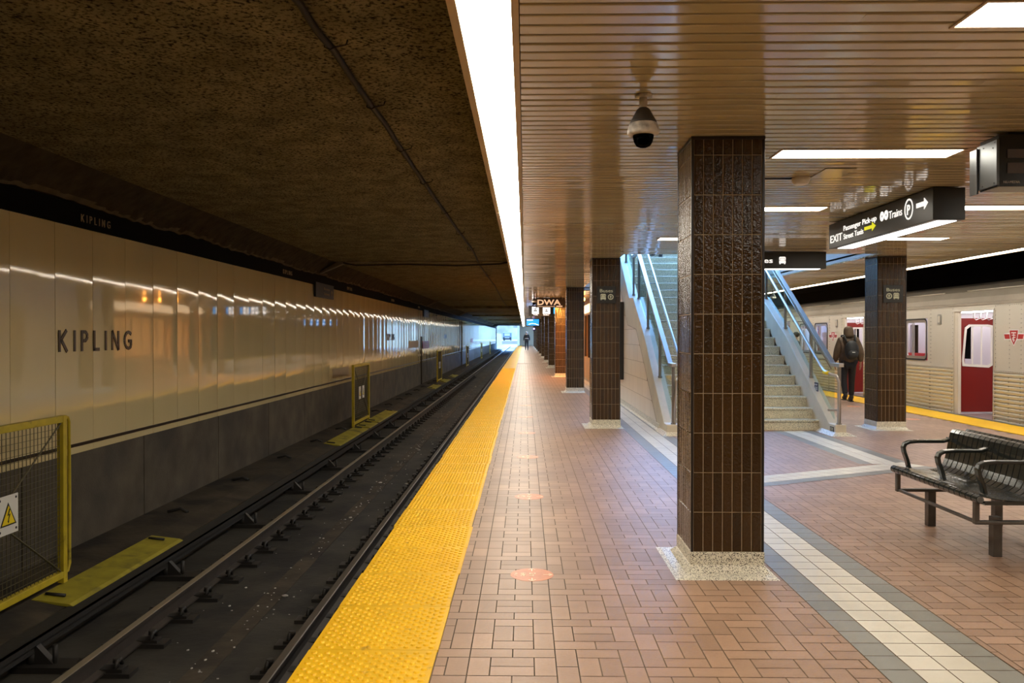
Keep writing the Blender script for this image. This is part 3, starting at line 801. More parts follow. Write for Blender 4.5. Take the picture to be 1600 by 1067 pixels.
# third rail with cover
t = thing('third_rail', 'dark covered power rail beside the wall ledge', 'rail', (-3.98, 0, BED))
m = MB(); m.box(-4.02, -3.95, Y0, 139, -1.06, -.97); m.box(-4.09, -3.92, Y0, 139, -.945, -.925); m.box(-3.93, -3.92, Y0, 139, -.99, -.925); m.build('conductor', 'third_rail', t)
f0 = None
for k in range(40):
    y = 6.37 + 2.4 * (k - 1)
    if f0 is None:
        f = MB(); f.box(-4.1, -3.45, y - .10, y + .10, BED, BED + .05); f.prism([(-4.05, BED + .05), (-3.80, BED + .05), (-3.95, -.99), (-4.05, -.99)], 'y', y - .03, y + .03)
        f.tube([(-3.985, y, BED + .05), (-3.985, y, -1.06)], .045, 8); f.tube([(-3.80, y, BED), (-3.80, y, -1.0)], .02, 6)
        f0 = f.build('bracket', 'fastener', t)
    else:
        c = f0.copy(); COL.objects.link(c); c.parent = t; c.location = f0.location + Vector((0, 2.4 * k, 0))
def board(y0, y1, label):
    t = thing('cover_board', label, 'board', (-4.2, y0, -.92), 'yellow cover boards over the power rail')
    m = MB(); m.prism([(-4.42, -.865), (-4.08, -.905), (-4.04, -.925), (-4.04, -.985), (-4.06, -.985), (-4.06, -.935), (-4.42, -.885)], 'y', y0, y1); m.build('plank', 'yellow_board', t, bevel=.003)
    m = MB()
    for yy in (y0 + .15, y1 - .15): m.tube([(-4.38, yy, -.86), (-4.2, yy, -.875)], .015, 6)
    m.build('strap', 'fastener', t)
board(7.05, 9.35, 'yellow painted cover board at the foot of the nearest yellow gate')
board(17.4, 20.6, 'yellow painted cover board on the near side of the second gate')
board(20.8, 21.9, 'short yellow cover board in front of the second gate'); board(22.1, 25.3, 'yellow painted cover board beyond the second gate')
for y in (36, 41, 46): board(y, y + 2.6, 'faded yellow cover board far down the track, %s the third gate' % ({36: 'before', 41: 'beside', 46: 'beyond'}[y]))
m = MB()
for k in range(14):
    y = 10.5 + k * 2.35
    m.tube([(-4.75, y, -.845), (-4.62, y + .1, -.82), (-4.5, y + .05, -.86)], .022, 6)
o = m.build('cable_clamps', 'fastener'); tag(o, 'row of dark clamps along the concrete ledge by the wall', 'clamps'); o['kind'] = 'stuff'

# ------------------------------------------------------------------ yellow gates on the ledge
def gate_proto():
    t = thing('track_gate', '', 'gate', (0, 0, 0), 'yellow mesh gates along the far side of the track')
    z0, z1, L_ = -.80, .74, 2.0
    f = MB(); b = .032
    f.box(-b, b, -b, b, -.85, z1); f.box(-b, b, L_ - b, L_ + b, -.85, z1); f.box(-b, b, b, L_ - b, z1 - 2 * b, z1); f.box(-b, b, b, L_ - b, z0, z0 + 2 * b)
    f.build('frame', 'gate_yellow', t, bevel=.006)
    w = MB(); k = b + .05
    while k < L_ - b: w.box(-.003, .003, k - .0015, k + .0015, z0 + .06, z1 - .06); k += .055
    k = z0 + .1
    while k < z1 - .06: w.box(-.003, .003, b, L_ - b, k - .0015, k + .0015); k += .055
    w.build('wire_mesh', 'gate_wire', t)
    r = MB(); r.tube([(.012, .05, z1 - .07), (.012, L_ - .05, z0 + .07)], .008, 6); r.tube([(.016, L_ - .05, z1 - .07), (.016, .05, z0 + .07)], .008, 6); r.build('cross_rod', 'gate_wire', t)
    lp = MB(); y = L_ + .115; lp.tube([(0, L_ + .02, z1 - .02), (0, y - .02, z1 - .03), (0, y, z1 - .07), (0, y + .005, 0), (0, y, z0 + .10), (0, y - .03, z0 + .04), (0, L_ + .02, z0 + .03)], .016, 8); lp.build('hoop', 'gate_yellow', t)
    for ys_ in (.86, 1.30):
        s = MB(); s.box(.02, .026, ys_ - .27, ys_ + .0, -.185, .145); sg = s.build('warning_plate', 'white_paint', t)
        a = MB(); poly2(a, [(.03, .075), (.24, .075), (.135, .27)], (.027, ys_ - .27, -.185), '+x', .002); a.build('triangle_border', 'black', sg)
        a = MB(); poly2(a, [(.05, .087), (.22, .087), (.135, .245)], (.0295, ys_ - .27, -.185), '+x', .002); a.build('triangle', 'warn_yellow', sg)
        a = MB(); poly2(a, [(.142, .22), (.115, .16), (.137, .165), (.125, .115), (.118, .118), (.13, .095), (.142, .118), (.134, .118), (.158, .175), (.135, .17), (.155, .21)], (.032, ys_ - .27, -.185), '+x', .001)
        for (u, v) in ((.24, .30), (.24, .035), (.03, .30), (.03, .035)): ring2(a, (u, v), 0, .011, (.0265, ys_ - .27, -.185), '+x', .002, 8)
        a.build('bolt_symbol', 'black', sg)
    return t
gp = gate_proto()
for k, (y, lab) in enumerate(((5.5, 'yellow mesh gate at the left edge, nearest the viewer, with warning plate'), (20.35, 'yellow mesh gate standing between two yellow cover boards, second nearest'),
        (40, 'third yellow gate down the track by the red wall sign'), (60, 'fourth gate down the track, small and dark'), (80, 'fifth gate down the track, before the bright portal'), (100, 'farthest gate, beside the bright tunnel mouth'))):
    if k == 0: gp.location = (-4.4, y, 0); gp['label'] = lab
    else: dup(gp, (-4.4, y, 0), lab)

# ------------------------------------------------------------------ wall lettering and signs on the left wall
for (y, lab) in ((8.47, 'large dark KIPLING station name on the cream wall, nearest'), (28.9, 'faint KIPLING station name on the cream wall farther down'), (49.3, 'tiny distant KIPLING station name on the cream wall')):
    m = MB(); letters_kipling(m, (-4.995, y, 1.322), .235, 1.57); o = m.build('station_name', 'enamel_brown'); tag(o, lab, 'lettering', 'station names on the cream wall')
for j, y in enumerate((8.85, 16.3, 22.2, 29.6, 37)):
    m = MB(); letters_kipling(m, (-4.966, y, 2.775), .085, .62, wd=.13); o = m.build('fascia_name', 'tile_grout')
    tag(o, 'small grey KIPLING lettering on the black fascia band, %s' % ('nearest the viewer', 'second from the viewer', 'third from the viewer', 'fourth from the viewer', 'fifth from the viewer')[j], 'lettering', 'small station names on the fascia')
def fascia_sign(y, label, txt):
    t = thing('fascia_sign', label, 'sign', (-4.95, y, 2.4))
    m = MB(); m.box(-4.985, -4.93, y, y + 1.75, 2.42, 2.77); m.build('board', 'black', t, bevel=.004)
    m = MB()
    for i, s in enumerate(txt): put_text(m, s, (-4.929, y + .75, 2.62 - .12 * i), .06, .55, '+x')
    poly2(m, [(0, .0), (.03, 0), (.03, .09), (.07, .05), (.07, .09), (.015, .15), (-.04, .09), (-.04, .05), (0, .09)], (-4.929, y + 1.52, 2.5), '+x')
    m.build('lettering', 'tile_grout', t)
fascia_sign(18.75, 'black direction sign hanging from the fascia above the cream wall', ['Buses', 'Subway'])
fascia_sign(39, 'smaller distant black sign under the fascia above the red sign', ['Exit', 'Buses'])
m = MB(); m.box(-4.998, -4.985, 20.6, 22.5, .40, .62); o = m.build('wall_plate', 'wall_plate'); tag(o, 'brown plate low on the cream wall just before the second gate', 'plate')
m = MB(); m.box(-4.998, -4.985, 37.0, 38.9, .52, .62); o = m.build('wall_plate', 'wall_plate'); tag(o, 'small brown plate low on the cream wall before the third gate', 'plate')
m = MB(); m.box(-4.998, -4.98, 34.3, 37.3, .95, 1.26); o = m.build('wall_box', 'light_frame'); tag(o, 'pale panel on the wall left of the red sign', 'panel')
for (y, l) in ((38.8, 'dark red sign with white figure on the cream wall above the third gate'), (74, 'tiny distant dark red sign on the cream wall')):
    t = thing('red_sign', l, 'sign', (-4.98, y, .85)); m = MB(); m.box(-4.995, -4.97, y, y + 2.4, .84, 1.22); m.build('board', 'red_sign', t)
    m = MB(); put_text(m, 'NO', (-4.969, y + .25, 1.12), .06, .5, '+x'); stroke(m, [(.8, .28), (1.3, .2), (1.1, .12), (1.5, .05)], .06, (-4.969, y, .84), '+x'); ring2(m, (1.5, .27), 0, .05, (-4.969, y, .84), '+x'); m.build('figure', 'tile_grout', t)
m = MB(); m.tube([(-4.96, 38.2, -.85), (-4.96, 38.2, 1.45)], .03, 8); o = m.build('conduit', 'pipe'); tag(o, 'vertical conduit on the wall beside the red sign', 'pipe')
m = MB(); m.tube([(-4.92, 62, -.85), (-4.92, 62, 2.6)], .05, 8); o = m.build('conduit', 'beam_concrete'); tag(o, 'pale vertical pipe on the wall beyond the third gate', 'pipe')

# tunnel ceiling cable
pts = [(-1.28, 1.2), (-1.20, 3.2), (-1.182, 4.2), (-1.17, 4.85), (-1.15, 6.5), (-1.149, 8.4), (-1.124, 11.6), (-1.06, 16.4), (-1.12, 20), (-1.05, 28), (-1.1, 40), (-1.0, 60)]
t = thing('ceiling_cable', 'long dark cable clipped under the sooty tunnel ceiling', 'cable', (-1.15, 4, TC))
m = MB(); pp = []
for a, b in zip(pts, pts[1:]):
    n = 6
    for k in range(n): u = k / n; pp.append((a[0] + (b[0] - a[0]) * u + random.uniform(-.004, .004), a[1] + (b[1] - a[1]) * u, TC - .03 - .012 * math.sin(math.pi * u)))
m.tube(pp, .021, 8); m.build('cable', 'cable', t)
m = MB()
for y in (4.75, 6.0, 7.4, 9.0, 11.2, 13.5, 16.0, 19, 23):
    x = -1.16 + .004 * (y - 5); m = MB(); m.tube([(x - .03, y, TC), (x - .035, y, TC - .05), (x, y, TC - .065), (x + .03, y, TC - .05), (x + .09, y + .02, TC - .03), (x + .1, y + .02, TC)], .005, 5); m.build('clip', 'cable', t)
m = MB(); m.tube([(-4.3, 18.85, TC - .05), (-4.0, 18.8, TC - .11), (-2.8, 18.8, TC - .09), (-1.6, 18.82, TC - .12), (-.6, 18.85, TC - .08), (-.35, 18.9, TC - .03)], .022, 6)
o = m.build('cross_cable', 'cable'); tag(o, 'sagging dark cable crossing below the pale ceiling joint', 'cable')

# ------------------------------------------------------------------ hanging signs and devices
def cyl_arrow(m, pos, facing, w, h):
    poly2(m, [(0, h * .3), (w * .68, h * .3), (w * .68, 0), (w, h * .5), (w * .68, h), (w * .68, h * .7), (0, h * .7)], pos, facing)
t = thing('exit_sign', 'black hanging EXIT sign box for passenger pick-up, taxis, trains and parking', 'sign', (3.575, 6.78, 2.47))
m = MB(); m.box(3.44, 3.71, 6.78, 9.08, 2.475, 2.748); m.build('housing', 'sign_black', t, bevel=.004)
m = MB(); m.box(3.50, 3.665, 6.83, 8.98, 2.470, 2.4745); m.build('underside_lamp', 'sign_lamp', t)
m = MB(); X = 3.439; fx = '-x'
put_text(m, 'EXIT', (X, 9.03, 2.535), .085, .33, fx, .004); put_text(m, 'Passenger Pick-up', (X, 8.66, 2.625), .058, .80, fx, .0); put_text(m, 'Street Taxis', (X, 8.66, 2.535), .058, .50, fx, .0)
ring2(m, (.045, .05), .014, .040, (X, 7.78, 2.595), fx, ys=1.15); ring2(m, (.135, .05), .014, .040, (X, 7.78, 2.595), fx, ys=1.15); put_text(m, 'Trains', (X, 7.59, 2.598), .075, .26, fx, .0)
ring2(m, (.08, .08), .066, .078, (X, 7.28, 2.55), fx, ys=1.2); put_text(m, 'P', (X, 7.235, 2.585), .09, .055, fx, .02); cyl_arrow(m, (X, 7.06, 2.585), fx, .20, .10)
m.build('lettering', 'sign_text', t)
m = MB(); cyl_arrow(m, (X, 8.13, 2.535), fx, .26, .085); m.build('yellow_arrow', 'sign_yellow', t)
t = thing('bus_sign', 'long black hanging sign reading Buses behind the large column', 'sign', (3.5, 12.1, 2.5))
m = MB(); m.box(2.52, 4.50, 11.98, 12.2, 2.498, 2.748); m.build('housing', 'sign_black', t, bevel=.004)
m = MB(); m.box(2.6, 4.42, 12.0, 12.15, 2.492, 2.4975); m.build('underside_lamp', 'sign_lamp', t)
m = MB(); put_text(m, 'Buses', (3.345, 11.978, 2.585), .075, .36, '-y', .012); bus_icon(m, (3.79, 11.978, 2.565), '-y', .115, .11); m.build('lettering', 'sign_text', t)
t = thing('clock_sign', 'black electronic display box with silver end at the top right', 'sign', (3.6, 4.95, 2.43))
m = MB(); m.box(2.915, 4.4, 4.955, 5.16, 2.415, 2.735); m.build('housing', 'black_gloss', t, bevel=.003)
m = MB(); m.box(2.898, 2.915, 4.95, 5.165, 2.425, 2.705); m.box(2.885, 2.898, 5.145, 5.225, 2.40, 2.69); m.build('end_cap', 'sign_alu', t, bevel=.002)
m = MB()
for (y, z) in ((4.97, 2.69), (5.09, 2.68), (4.975, 2.44), (5.1, 2.44), (4.99, 2.66)): m.tube([(2.8975, y, z), (2.8955, y, z)], .005, 6)
m.build('screw', 'black', t)
m = MB(); m.box(2.965, 4.2, 4.949, 4.9545, 2.59, 2.644); m.box(2.965, 4.2, 4.949, 4.9545, 2.497, 2.561); m.build('display_window', 'led_off', t)
m = MB(); put_text(m, 'NU-MEDIA', (2.942, 4.9535, 2.436), .015, .10, '-y', .0); m.build('lettering', 'led_grey', t)
m = MB(); m.box(3.0, 4.3, 5.0, 5.12, 2.735, 2.759); m.build('mount', 'black', t)
def plate(x0, y, order, label):
    t = thing('column_sign', label, 'sign', (x0, y, 2.02), 'small black bus signs on columns')
    m = MB(); m.box(x0, x0 + .31, y - .012, y, 2.02, 2.30); m.build('board', 'sign_black', t, bevel=.003)
    m = MB(); yy = y - .0125; put_text(m, 'Buses', (x0 + .05, yy, 2.20), .055, .21, '-y', .004)
    xa, xb = (x0 + .05, x0 + .225) if order == 'bus' else (x0 + .15, x0 + .09)
    bus_icon(m, (xa, yy, 2.075), '-y', .105, .10)
    ring2(m, (xb, 0), .032, .046, (0, yy, 2.125), '-y')
    poly2(m, [(-.007, -.025), (.007, -.025), (.007, .0), (.02, .0), (0, .026), (-.02, 0), (-.007, .0)], (xb, yy, 2.125), '-y')
    m.build('lettering', 'plate_text', t)
plate(1.17, 12.985, 'bus', 'small black Buses sign on the second left column')
plate(5.69, 12.757, 'arrow', 'small black Buses sign on the right column before the train')
# distant signs
t = thing('advert_sign', 'distant dark hanging sign with tan DWA letters', 'sign', (.8, 26.6, 2.43))
m = MB(); m.box(.36, 1.34, 26.6, 26.7, 2.43, 2.756); m.build('board', 'enamel_brown', t)
m = MB(); put_text(m, 'DWA', (.42, 26.598, 2.52), .18, .78, '-y', .03); m.box(.42, 1.0, 26.59, 26.599, 2.458, 2.472); m.box(1.05, 1.25, 26.59, 26.599, 2.45, 2.49); m.build('lettering', 'dwa_text', t)
t = thing('line_sign', 'distant black lit sign with white train symbols below the DWA sign', 'sign', (.7, 30.9, 2.25))
m = MB(); m.box(.15, 1.6, 30.9, 31.0, 2.25, 2.65); m.box(.3, .34, 30.93, 30.97, 2.65, 2.757); m.box(1.3, 1.34, 30.93, 30.97, 2.65, 2.757); m.build('housing', 'black', t)
m = MB(); m.box(.28, .54, 30.89, 30.899, 2.34, 2.6); m.box(.70, .98, 30.89, 30.899, 2.34, 2.6); m.build('white_panel', 'icon_white', t)
m = MB(); m.box(1.12, 1.36, 30.89, 30.899, 2.34, 2.6); m.build('blue_panel', 'icon_blue', t)
m = MB(); bus_icon(m, (.325, 30.889, 2.41), '-y', .17, .16); bus_icon(m, (.76, 30.889, 2.40), '-y', .15, .12); m.build('train_symbol', 'black', t)
m = MB(); put_text(m, 'Trains', (.33, 30.889, 2.28), .035, .17, '-y'); put_text(m, 'Streetcar', (.72, 30.889, 2.28), .035, .22, '-y'); m.build('caption', 'icon_white', t)
t = thing('platform_screen', 'distant blue information screen hanging over the platform', 'screen', (.4, 40, 2.0))
m = MB(); m.box(.06, .74, 40, 40.1, 1.96, 2.35); m.box(.3, .34, 40.02, 40.06, 2.35, 2.757); m.build('housing', 'black', t)
m = MB(); m.box(.09, .71, 39.99, 39.999, 2.0, 2.31); m.build('display', 'screen_blue', t)
m = MB(); m.box(.12, .4, 39.98, 39.989, 2.25, 2.29); stroke(m, [(.1, .05), (.25, .1), (.4, .09), (.6, .02)], .02, (.09, 39.988, 2.0), '-y'); m.build('headline', 'icon_white', t)
t = thing('signal_lamp', 'tiny violet signal lamp hanging far down the platform', 'lamp', (.9, 72, 1.9)); m = MB(); m.box(.75, 1.0, 72, 72.2, 1.9, 2.3); m.box(.86, .89, 72.05, 72.1, 2.3, 2.757); m.build('housing', 'black', t); m = MB(); m.ball((.83, 71.98, 2.1), .07); m.build('lens', 'purple_lamp', t)

def dome(x, y, label, sc=1.0):
    t = thing('dome_camera', label, 'security camera', (x, y, 2.5), 'pendant dome cameras under the slat ceiling')
    m = MB(); m.tube([(x, y, CEIL), (x, y, 2.66)], .020, 14); m.lathe([(.0, CEIL - .001), (.045, CEIL - .001), (.045, CEIL - .012), (.022, CEIL - .016)], (x, y, 0), 20); m.build('stem', 'dome_white', t)
    m = MB(); m.lathe([(.022, 2.69), (.034, 2.68), (.050, 2.65), (.066, 2.622), (.072, 2.607)], (x, y, 0), 28); m.build('hood', 'dome_soot', t)
    m = MB(); m.lathe([(.072, 2.607), (.080, 2.585), (.083, 2.570), (.084, 2.556), (.080, 2.549), (.054, 2.546)], (x, y, 0), 28); m.build('housing', 'dome_white', t)
    m = MB(); m.lathe([(.055, 2.549), (.054, 2.535), (.048, 2.512), (.036, 2.492), (.018, 2.484), (.0005, 2.482)], (x, y, 0), 24); m.build('lens_dome', 'smoke_glass', t)
    m = MB(); m.lathe([(.030, 2.545), (.034, 2.53), (.028, 2.505), (.0005, 2.495)], (x, y, 0), 16); m.build('camera_core', 'black_gloss', t)
dome(.62, 4.19, 'grey pendant dome camera hanging left of the large column'); dome(.30, 25.5, 'tiny distant dome camera left of the DWA sign')
dome(7.03, 22.7, 'small white dome camera seen behind the stair rail')
t = thing('smoke_detector', 'round cream smoke detector on the ceiling right of the large column', 'smoke detector', (2.2, 6.4, 2.7))
m = MB(); m.lathe([(.072, CEIL - .001), (.074, CEIL - .01), (.07, CEIL - .03), (.06, CEIL - .045), (.055, CEIL - .055), (.0005, CEIL - .058)], (2.2, 6.4, 0), 24); m.build('body', 'cream_plastic', t)
m = MB(); m.tube([(2.13, 6.4, CEIL - .01), (1.55, 6.4, CEIL - .01)], .008, 6); m.build('conduit', 'black', t)
m = MB(); m.box(2.27, 2.5, 6.05, 6.42, CEIL - .006, CEIL - .001); o = m.build('access_plate', 'slat', tone=True); tag(o, 'tan access plate on the slats beside the smoke detector', 'plate')

# ------------------------------------------------------------------ distancing stickers
def sticker_proto():
    t = thing('floor_sticker', '', 'sticker', (0, 0, 0), 'orange distancing stickers on the brick floor')
    m = MB(); m.lathe([(.135, .0002), (.135, .0012), (.0005, .0013)], (0, 0, 0), 28, sm=False); m.build('disc', 'orange_vinyl', t)
    m = MB(); z = .0014; d = .0006
    for a in (90, 270, 0):
        Rm = Matrix.Rotation(R(a), 2)
        for s in ([(.07, 0), (.125, 0)], [(.105, .022), (.127, 0)], [(.105, -.022), (.127, 0)]):
            stroke(m, [Rm @ Vector(p) for p in s], .007, (0, 0, z), 'up', 1, d)
    put_text(m, '6ft', (-.07, .035, z), .035, .07, 'upside', .02); put_text(m, '2m', (-.015, .035, z), .04, .07, 'upside', .02); put_text(m, '6 pi', (-.105, .03, z), .015, .06, 'upside')
    m.v = [(a, b, min(c, .0022)) for a, b, c in m.v]
    m.build('print', 'vinyl_text', t); return t
sp = sticker_proto()
ord_ = ['nearest the viewer', 'second from the viewer', 'third from the viewer', 'fourth from the viewer', 'fifth from the viewer', 'sixth from the viewer', 'seventh from the viewer', 'eighth from the viewer', 'ninth from the viewer', 'tenth from the viewer', 'eleventh from the viewer', 'twelfth from the viewer', 'farthest one']
for k in range(13):
    lab = 'orange floor sticker on the paving beside the yellow strip, ' + ord_[k]
    loc = (.045 - .005 * min(k, 6), 4.985 + 2.42 * k, 0)
    if k == 0: sp.location = loc; sp['label'] = lab
    else: dup(sp, loc, lab)
dup(sp, (6.95, 16.95, 0), 'round orange sticker on the floor left of the right column'); dup(sp, (6.93, 14.36, 0), 'round orange sticker on the floor right of the right column')

# ------------------------------------------------------------------ bench
def bench():
    cx = 3.45; ya, yb_ = 5.15, 6.36
    t = thing('bench', 'black slatted metal double sided bench on square legs', 'bench', (cx, 5.75, 0))
    prof = [(-.515, .418), (-.535, .418), (-.550, .430), (-.554, .447), (-.548, .463), (-.53, .473), (-.49, .466), (-.42, .452), (-.33, .442), (-.25, .438), (-.19, .450), (-.150, .48), (-.128, .53), (-.112, .60), (-.098, .68), (-.085, .735), (-.068, .757), (-.045, .762), (-.030, .745)]
    for sgn in (1, -1):
        m = MB(); n = 18; pit = (yb_ - ya) / n
        for k in range(n):
            y0 = ya + k * pit + .0035; y1 = ya + (k + 1) * pit - .0035; th = .009; i = len(m.v); N = len(prof)
            for j, (x, z) in enumerate(prof):
                a = Vector(prof[max(j - 1, 0)]); b = Vector(prof[min(j + 1, N - 1)]); tt = (b - a).normalized(); nn = Vector((-tt.y, tt.x)) * th
                for (yy, off) in ((y0, 0), (y1, 0), (y1, 1), (y0, 1)):
                    m.v.append((cx + sgn * (x - nn.x * off), yy, z - nn.y * off))
            for j in range(N - 1):
                for q in range(4):
                    a = i + j * 4 + q; b = i + j * 4 + (q + 1) % 4; m.f.append((a, b, b + 4, a + 4)); m.t.append(1); m.sm.append(False)
            m.f.append((i, i + 1, i + 2, i + 3)); m.f.append((i + (N - 1) * 4 + 3, i + (N - 1) * 4 + 2, i + (N - 1) * 4 + 1, i + (N - 1) * 4)); m.t += [1, 1]; m.sm += [False] * 2
        m.build('seat', 'bench_metal', t, bevel=.0025)
        m = MB(); m.tube([(cx - sgn * .528, ya - .004, .446), (cx - sgn * .528, yb_ + .004, .446)], .0205, 16); m.build('front_tube', 'bench_cap', t)
        m = MB(); m.box(cx - sgn * .50, cx - sgn * .10, ya, ya + .03, .41, .432); m.box(cx - sgn * .50, cx - sgn * .10, yb_ - .03, yb_, .41, .432); m.box(cx - sgn * .12, cx - sgn * .09, ya, ya + .02, .43, .72); m.build('edge_bar', 'bench_metal', t)
        for y in (5.28, 5.79, 6.31):
            pa = [(-.43, .46), (-.445, .52), (-.468, .585), (-.474, .62), (-.462, .648), (-.43, .662), (-.36, .668), (-.24, .668), (-.17, .668), (-.12, .682)]
            m = MB(); N = len(pa); w = .025; th = .012; i = len(m.v)
            for j, (x, z) in enumerate(pa):
                a = Vector(pa[max(j - 1, 0)]); b = Vector(pa[min(j + 1, N - 1)]); tt = (b - a).normalized(); nn = Vector((-tt.y, tt.x)) * th
                for (dy, s_) in ((-w, 1), (w, 1), (w, -1), (-w, -1)): m.v.append((cx + sgn * (x + nn.x * s_), y + dy, z + nn.y * s_))
            for j in range(N - 1):
                for q in range(4):
                    a = i + j * 4 + q; b = i + j * 4 + (q + 1) % 4; m.f.append((a, b, b + 4, a + 4)); m.t.append(1); m.sm.append(False)
            m.f.append((i, i + 1, i + 2, i + 3)); m.f.append(tuple(i + (N - 1) * 4 + q for q in (3, 2, 1, 0))); m.t += [1, 1]; m.sm += [False] * 2
            m.build('armrest', 'bench_metal', t, bevel=.006, seg=3)
    m = MB()
    for y in (5.24, 6.33):
        for sgn in (-1, 1): m.box(cx + sgn * .49, cx + sgn * .52, y - .02, y + .02, .285, .44)
        m.box(cx - .52, cx + .52, y - .02, y + .02, .268, .292)
    for x in (-.5, .5): m.box(cx + x - .012, cx + x + .012, 5.24, 6.33, .27, .292)
    m.build('under_frame', 'bench_leg', t, bevel=.006)
    for (x, y) in ((3.20, 5.46), (3.72, 5.46), (3.20, 6.33), (3.72, 6.33)):
        m = MB(); m.box(x - .03, x + .03, y - .03, y + .03, 0, .27); m.build('leg', 'bench_leg', t, bevel=.003)
bench()

# ------------------------------------------------------------------ subway car
def car():
    X0 = 8.25; Ya, Yb = 6.0, 30.2; xi = 8.32; X1 = 11.35
    t = thing('subway_car', 'silver subway car with ribbed sides standing with red interior doors open', 'train', (9.8, 18, BED))
    doors = [8.7 + 5.4 * k - .1 for k in range(4)]   # 8.6, 14.0, 19.4, 24.8
    doors = [(a + .12, a + 1.42) for a in (8.6, 14.02, 19.4, 24.8)]
    bays = []; e = Ya
    for (a, b) in doors: bays.append((e, a)); e = b
    bays.append((e, Yb))
    wins = []
    for (a, b) in bays:
        w = []
        if b - a > 3: w = [(a + 1.02, a + 1.98), (a + 2.25, a + 3.2)]
        wins.append(w)
    side = MB(); ribs = MB(); riv = MB()
    zb, zt = -.9, 2.05
    for (a, b), w in zip(bays, wins):
        # upper skin around the windows
        e = a
        for (c, d) in w:
            side.box(X0, xi, e, c, .86, zt); side.box(X0, xi, c, d, .86, .985); side.box(X0, xi, c, d, 1.85, zt); e = d
        side.box(X0, xi, e, b, .86, zt)
        # ribbed lower side
        z = .855
        while z > -.35:
            ribs.prism([(X0 + .03, z), (X0 - .012, z - .010), (X0 - .018, z - .030), (X0 + .000, z - .052), (X0 + .006, z - .066), (X0 + .03, z - .074), (X0 + .05, z - .074), (X0 + .05, z)], 'y', a, b); z -= .074
        ribs.box(X0 + .02, xi, a, b, zb, .86)
        # belt with rivets and vertical rivet columns
        side.box(X0 - .008, X0, a, b, .86, .90)
        y = a + .03
        while y < b: 
            riv.box(X0 - .012, X0 - .008, y, y + .012, .874, .886); riv.box(X0 - .004, X0, y, y + .012, 2.02, 2.032); y += .05
        cols_ = [a + .05, b - .05]
        for (c, d) in w: cols_ += [c - .12, c - .155]
        if b - a > 3: cols_ += [b - .45, b - .42 - .35]
        for c in cols_:
            z = .95
            while z < 2.0: riv.box(X0 - .004, X0, c, c + .013, z, z + .013); z += .075
            z = .8
            while z > -.3: riv.box(X0 - .022, X0 - .01, c, c + .013, z - .03, z - .017); z -= .074
    for (a, b) in doors:
        side.box(X0, xi, a, b, 1.95, zt); side.box(X0 + .0, xi + .1, a, b, -.12, -.0); side.box(X0 + .02, xi, a, b, zb, -.12)
        for (c, d) in ((a - .02, a), (b, b + .02)): side.box(X0 - .012, X0, c, d, -.1, 1.98)
        side.box(X0 - .012, X0, a - .02, b + .02, 1.95, 1.975)
    o = side.build('side_skin', 'train_silver', t, bevel=.003); ribs.build('ribbed_panel', 'train_ribs', t); riv.build('rivets', 'steel_dark', t)
    # roof
    r = MB(); pr = [(X0 - .012, 2.05), (X0 - .012, 2.09), (X0 + .02, 2.11), (X0 + .03, 2.2), (X0 + .12, 2.32), (X0 + .35, 2.44), (X0 + .75, 2.53), (9.8, 2.6), (X1 - .75, 2.53), (X1 - .35, 2.44), (X1, 2.3), (X1, 2.05), (X1 - .07, 2.05), (X1 - .1, 2.2), (9.8, 2.42), (X0 + .1, 2.15), (X0 + .07, 2.05)]
    r.prism(pr, 'y', Ya, Yb); r.build('roof', 'train_roof', t)
    m = MB()
    for k in range(8): m.tube([(X0 + .115, 7 + 3 * k, 2.335), (X0 + .115, 9.2 + 3 * k, 2.335)], .012, 6)
    m.build('roof_bar', 'train_ribs', t)
    # interior
    m = MB(); m.box(xi, X1, Ya, Yb, -.1, -.001); m.build('cabin_floor', 'train_floor', t)
    m = MB(); m.box(X1 - .06, X1, Ya, Yb, zb, .9); m.box(X1 - .06, X1, Ya, Yb, 1.8, 2.05); m.box(xi, X1, Ya, Ya + .06, -.1, 2.3); m.box(xi, X1, Yb - .06, Yb, -.1, 2.3)
    y = Ya
    while y < Yb: m.box(X1 - .06, X1, y, min(Yb, y + .85), .9, 1.8); y += 1.35
    m.build('far_lining', 'train_lavender', t)
    m = MB(); m.box(xi + .1, X1 - .1, Ya, Yb, 2.10, 2.13); m.build('cabin_ceiling', 'train_cream', t)
    m = MB(); m.box(8.55, 8.85, Ya + .3, Yb - .3, 2.05, 2.095); m.box(10.7, 10.95, Ya + .3, Yb - .3, 2.05, 2.095); m.build('cabin_lamp', 'train_lamp', t)
    m = MB(); m.box(X0 + .3, X1, Ya, Yb, BED + .2, -.12); m.build('underframe', 'train_dark', t)
    # windows
    for (c, d) in [q for w in wins for q in w]:
        m = MB(); pos = (X0 - .006, d, .985); wd, h = d - c, .865
        out = rrect(wd, h, .09); inn = [(.028 + x * (wd - .056) / wd, .028 + y * (h - .056) / h) for x, y in out]
        n = len(out)
        for k in range(n): poly2(m, [out[k], out[(k + 1) % n], inn[(k + 1) % n], inn[k]], pos, '-x', .008)
        f = m.build('window_gasket', 'rubber', t)
        m = MB(); inn2 = [(.085 + x * (wd - .17) / wd, .085 + y * (h - .17) / h) for x, y in out]
        for k in range(n): poly2(m, [inn[k], inn[(k + 1) % n], inn2[(k + 1) % n], inn2[k]], (X0 + .004, d, .985), '-x', .004)
        for xx in (wd * .33, wd * .40): m.box(X0 + .0, X0 + .01, d - xx - .012, d - xx + .012, 1.04, 1.8)
        m.build('sash', 'window_alu', f)
        m = MB(); m.box(X0 + .014, X0 + .020, c, d, .985, 1.85); m.build('pane', 'dark_glass', f)
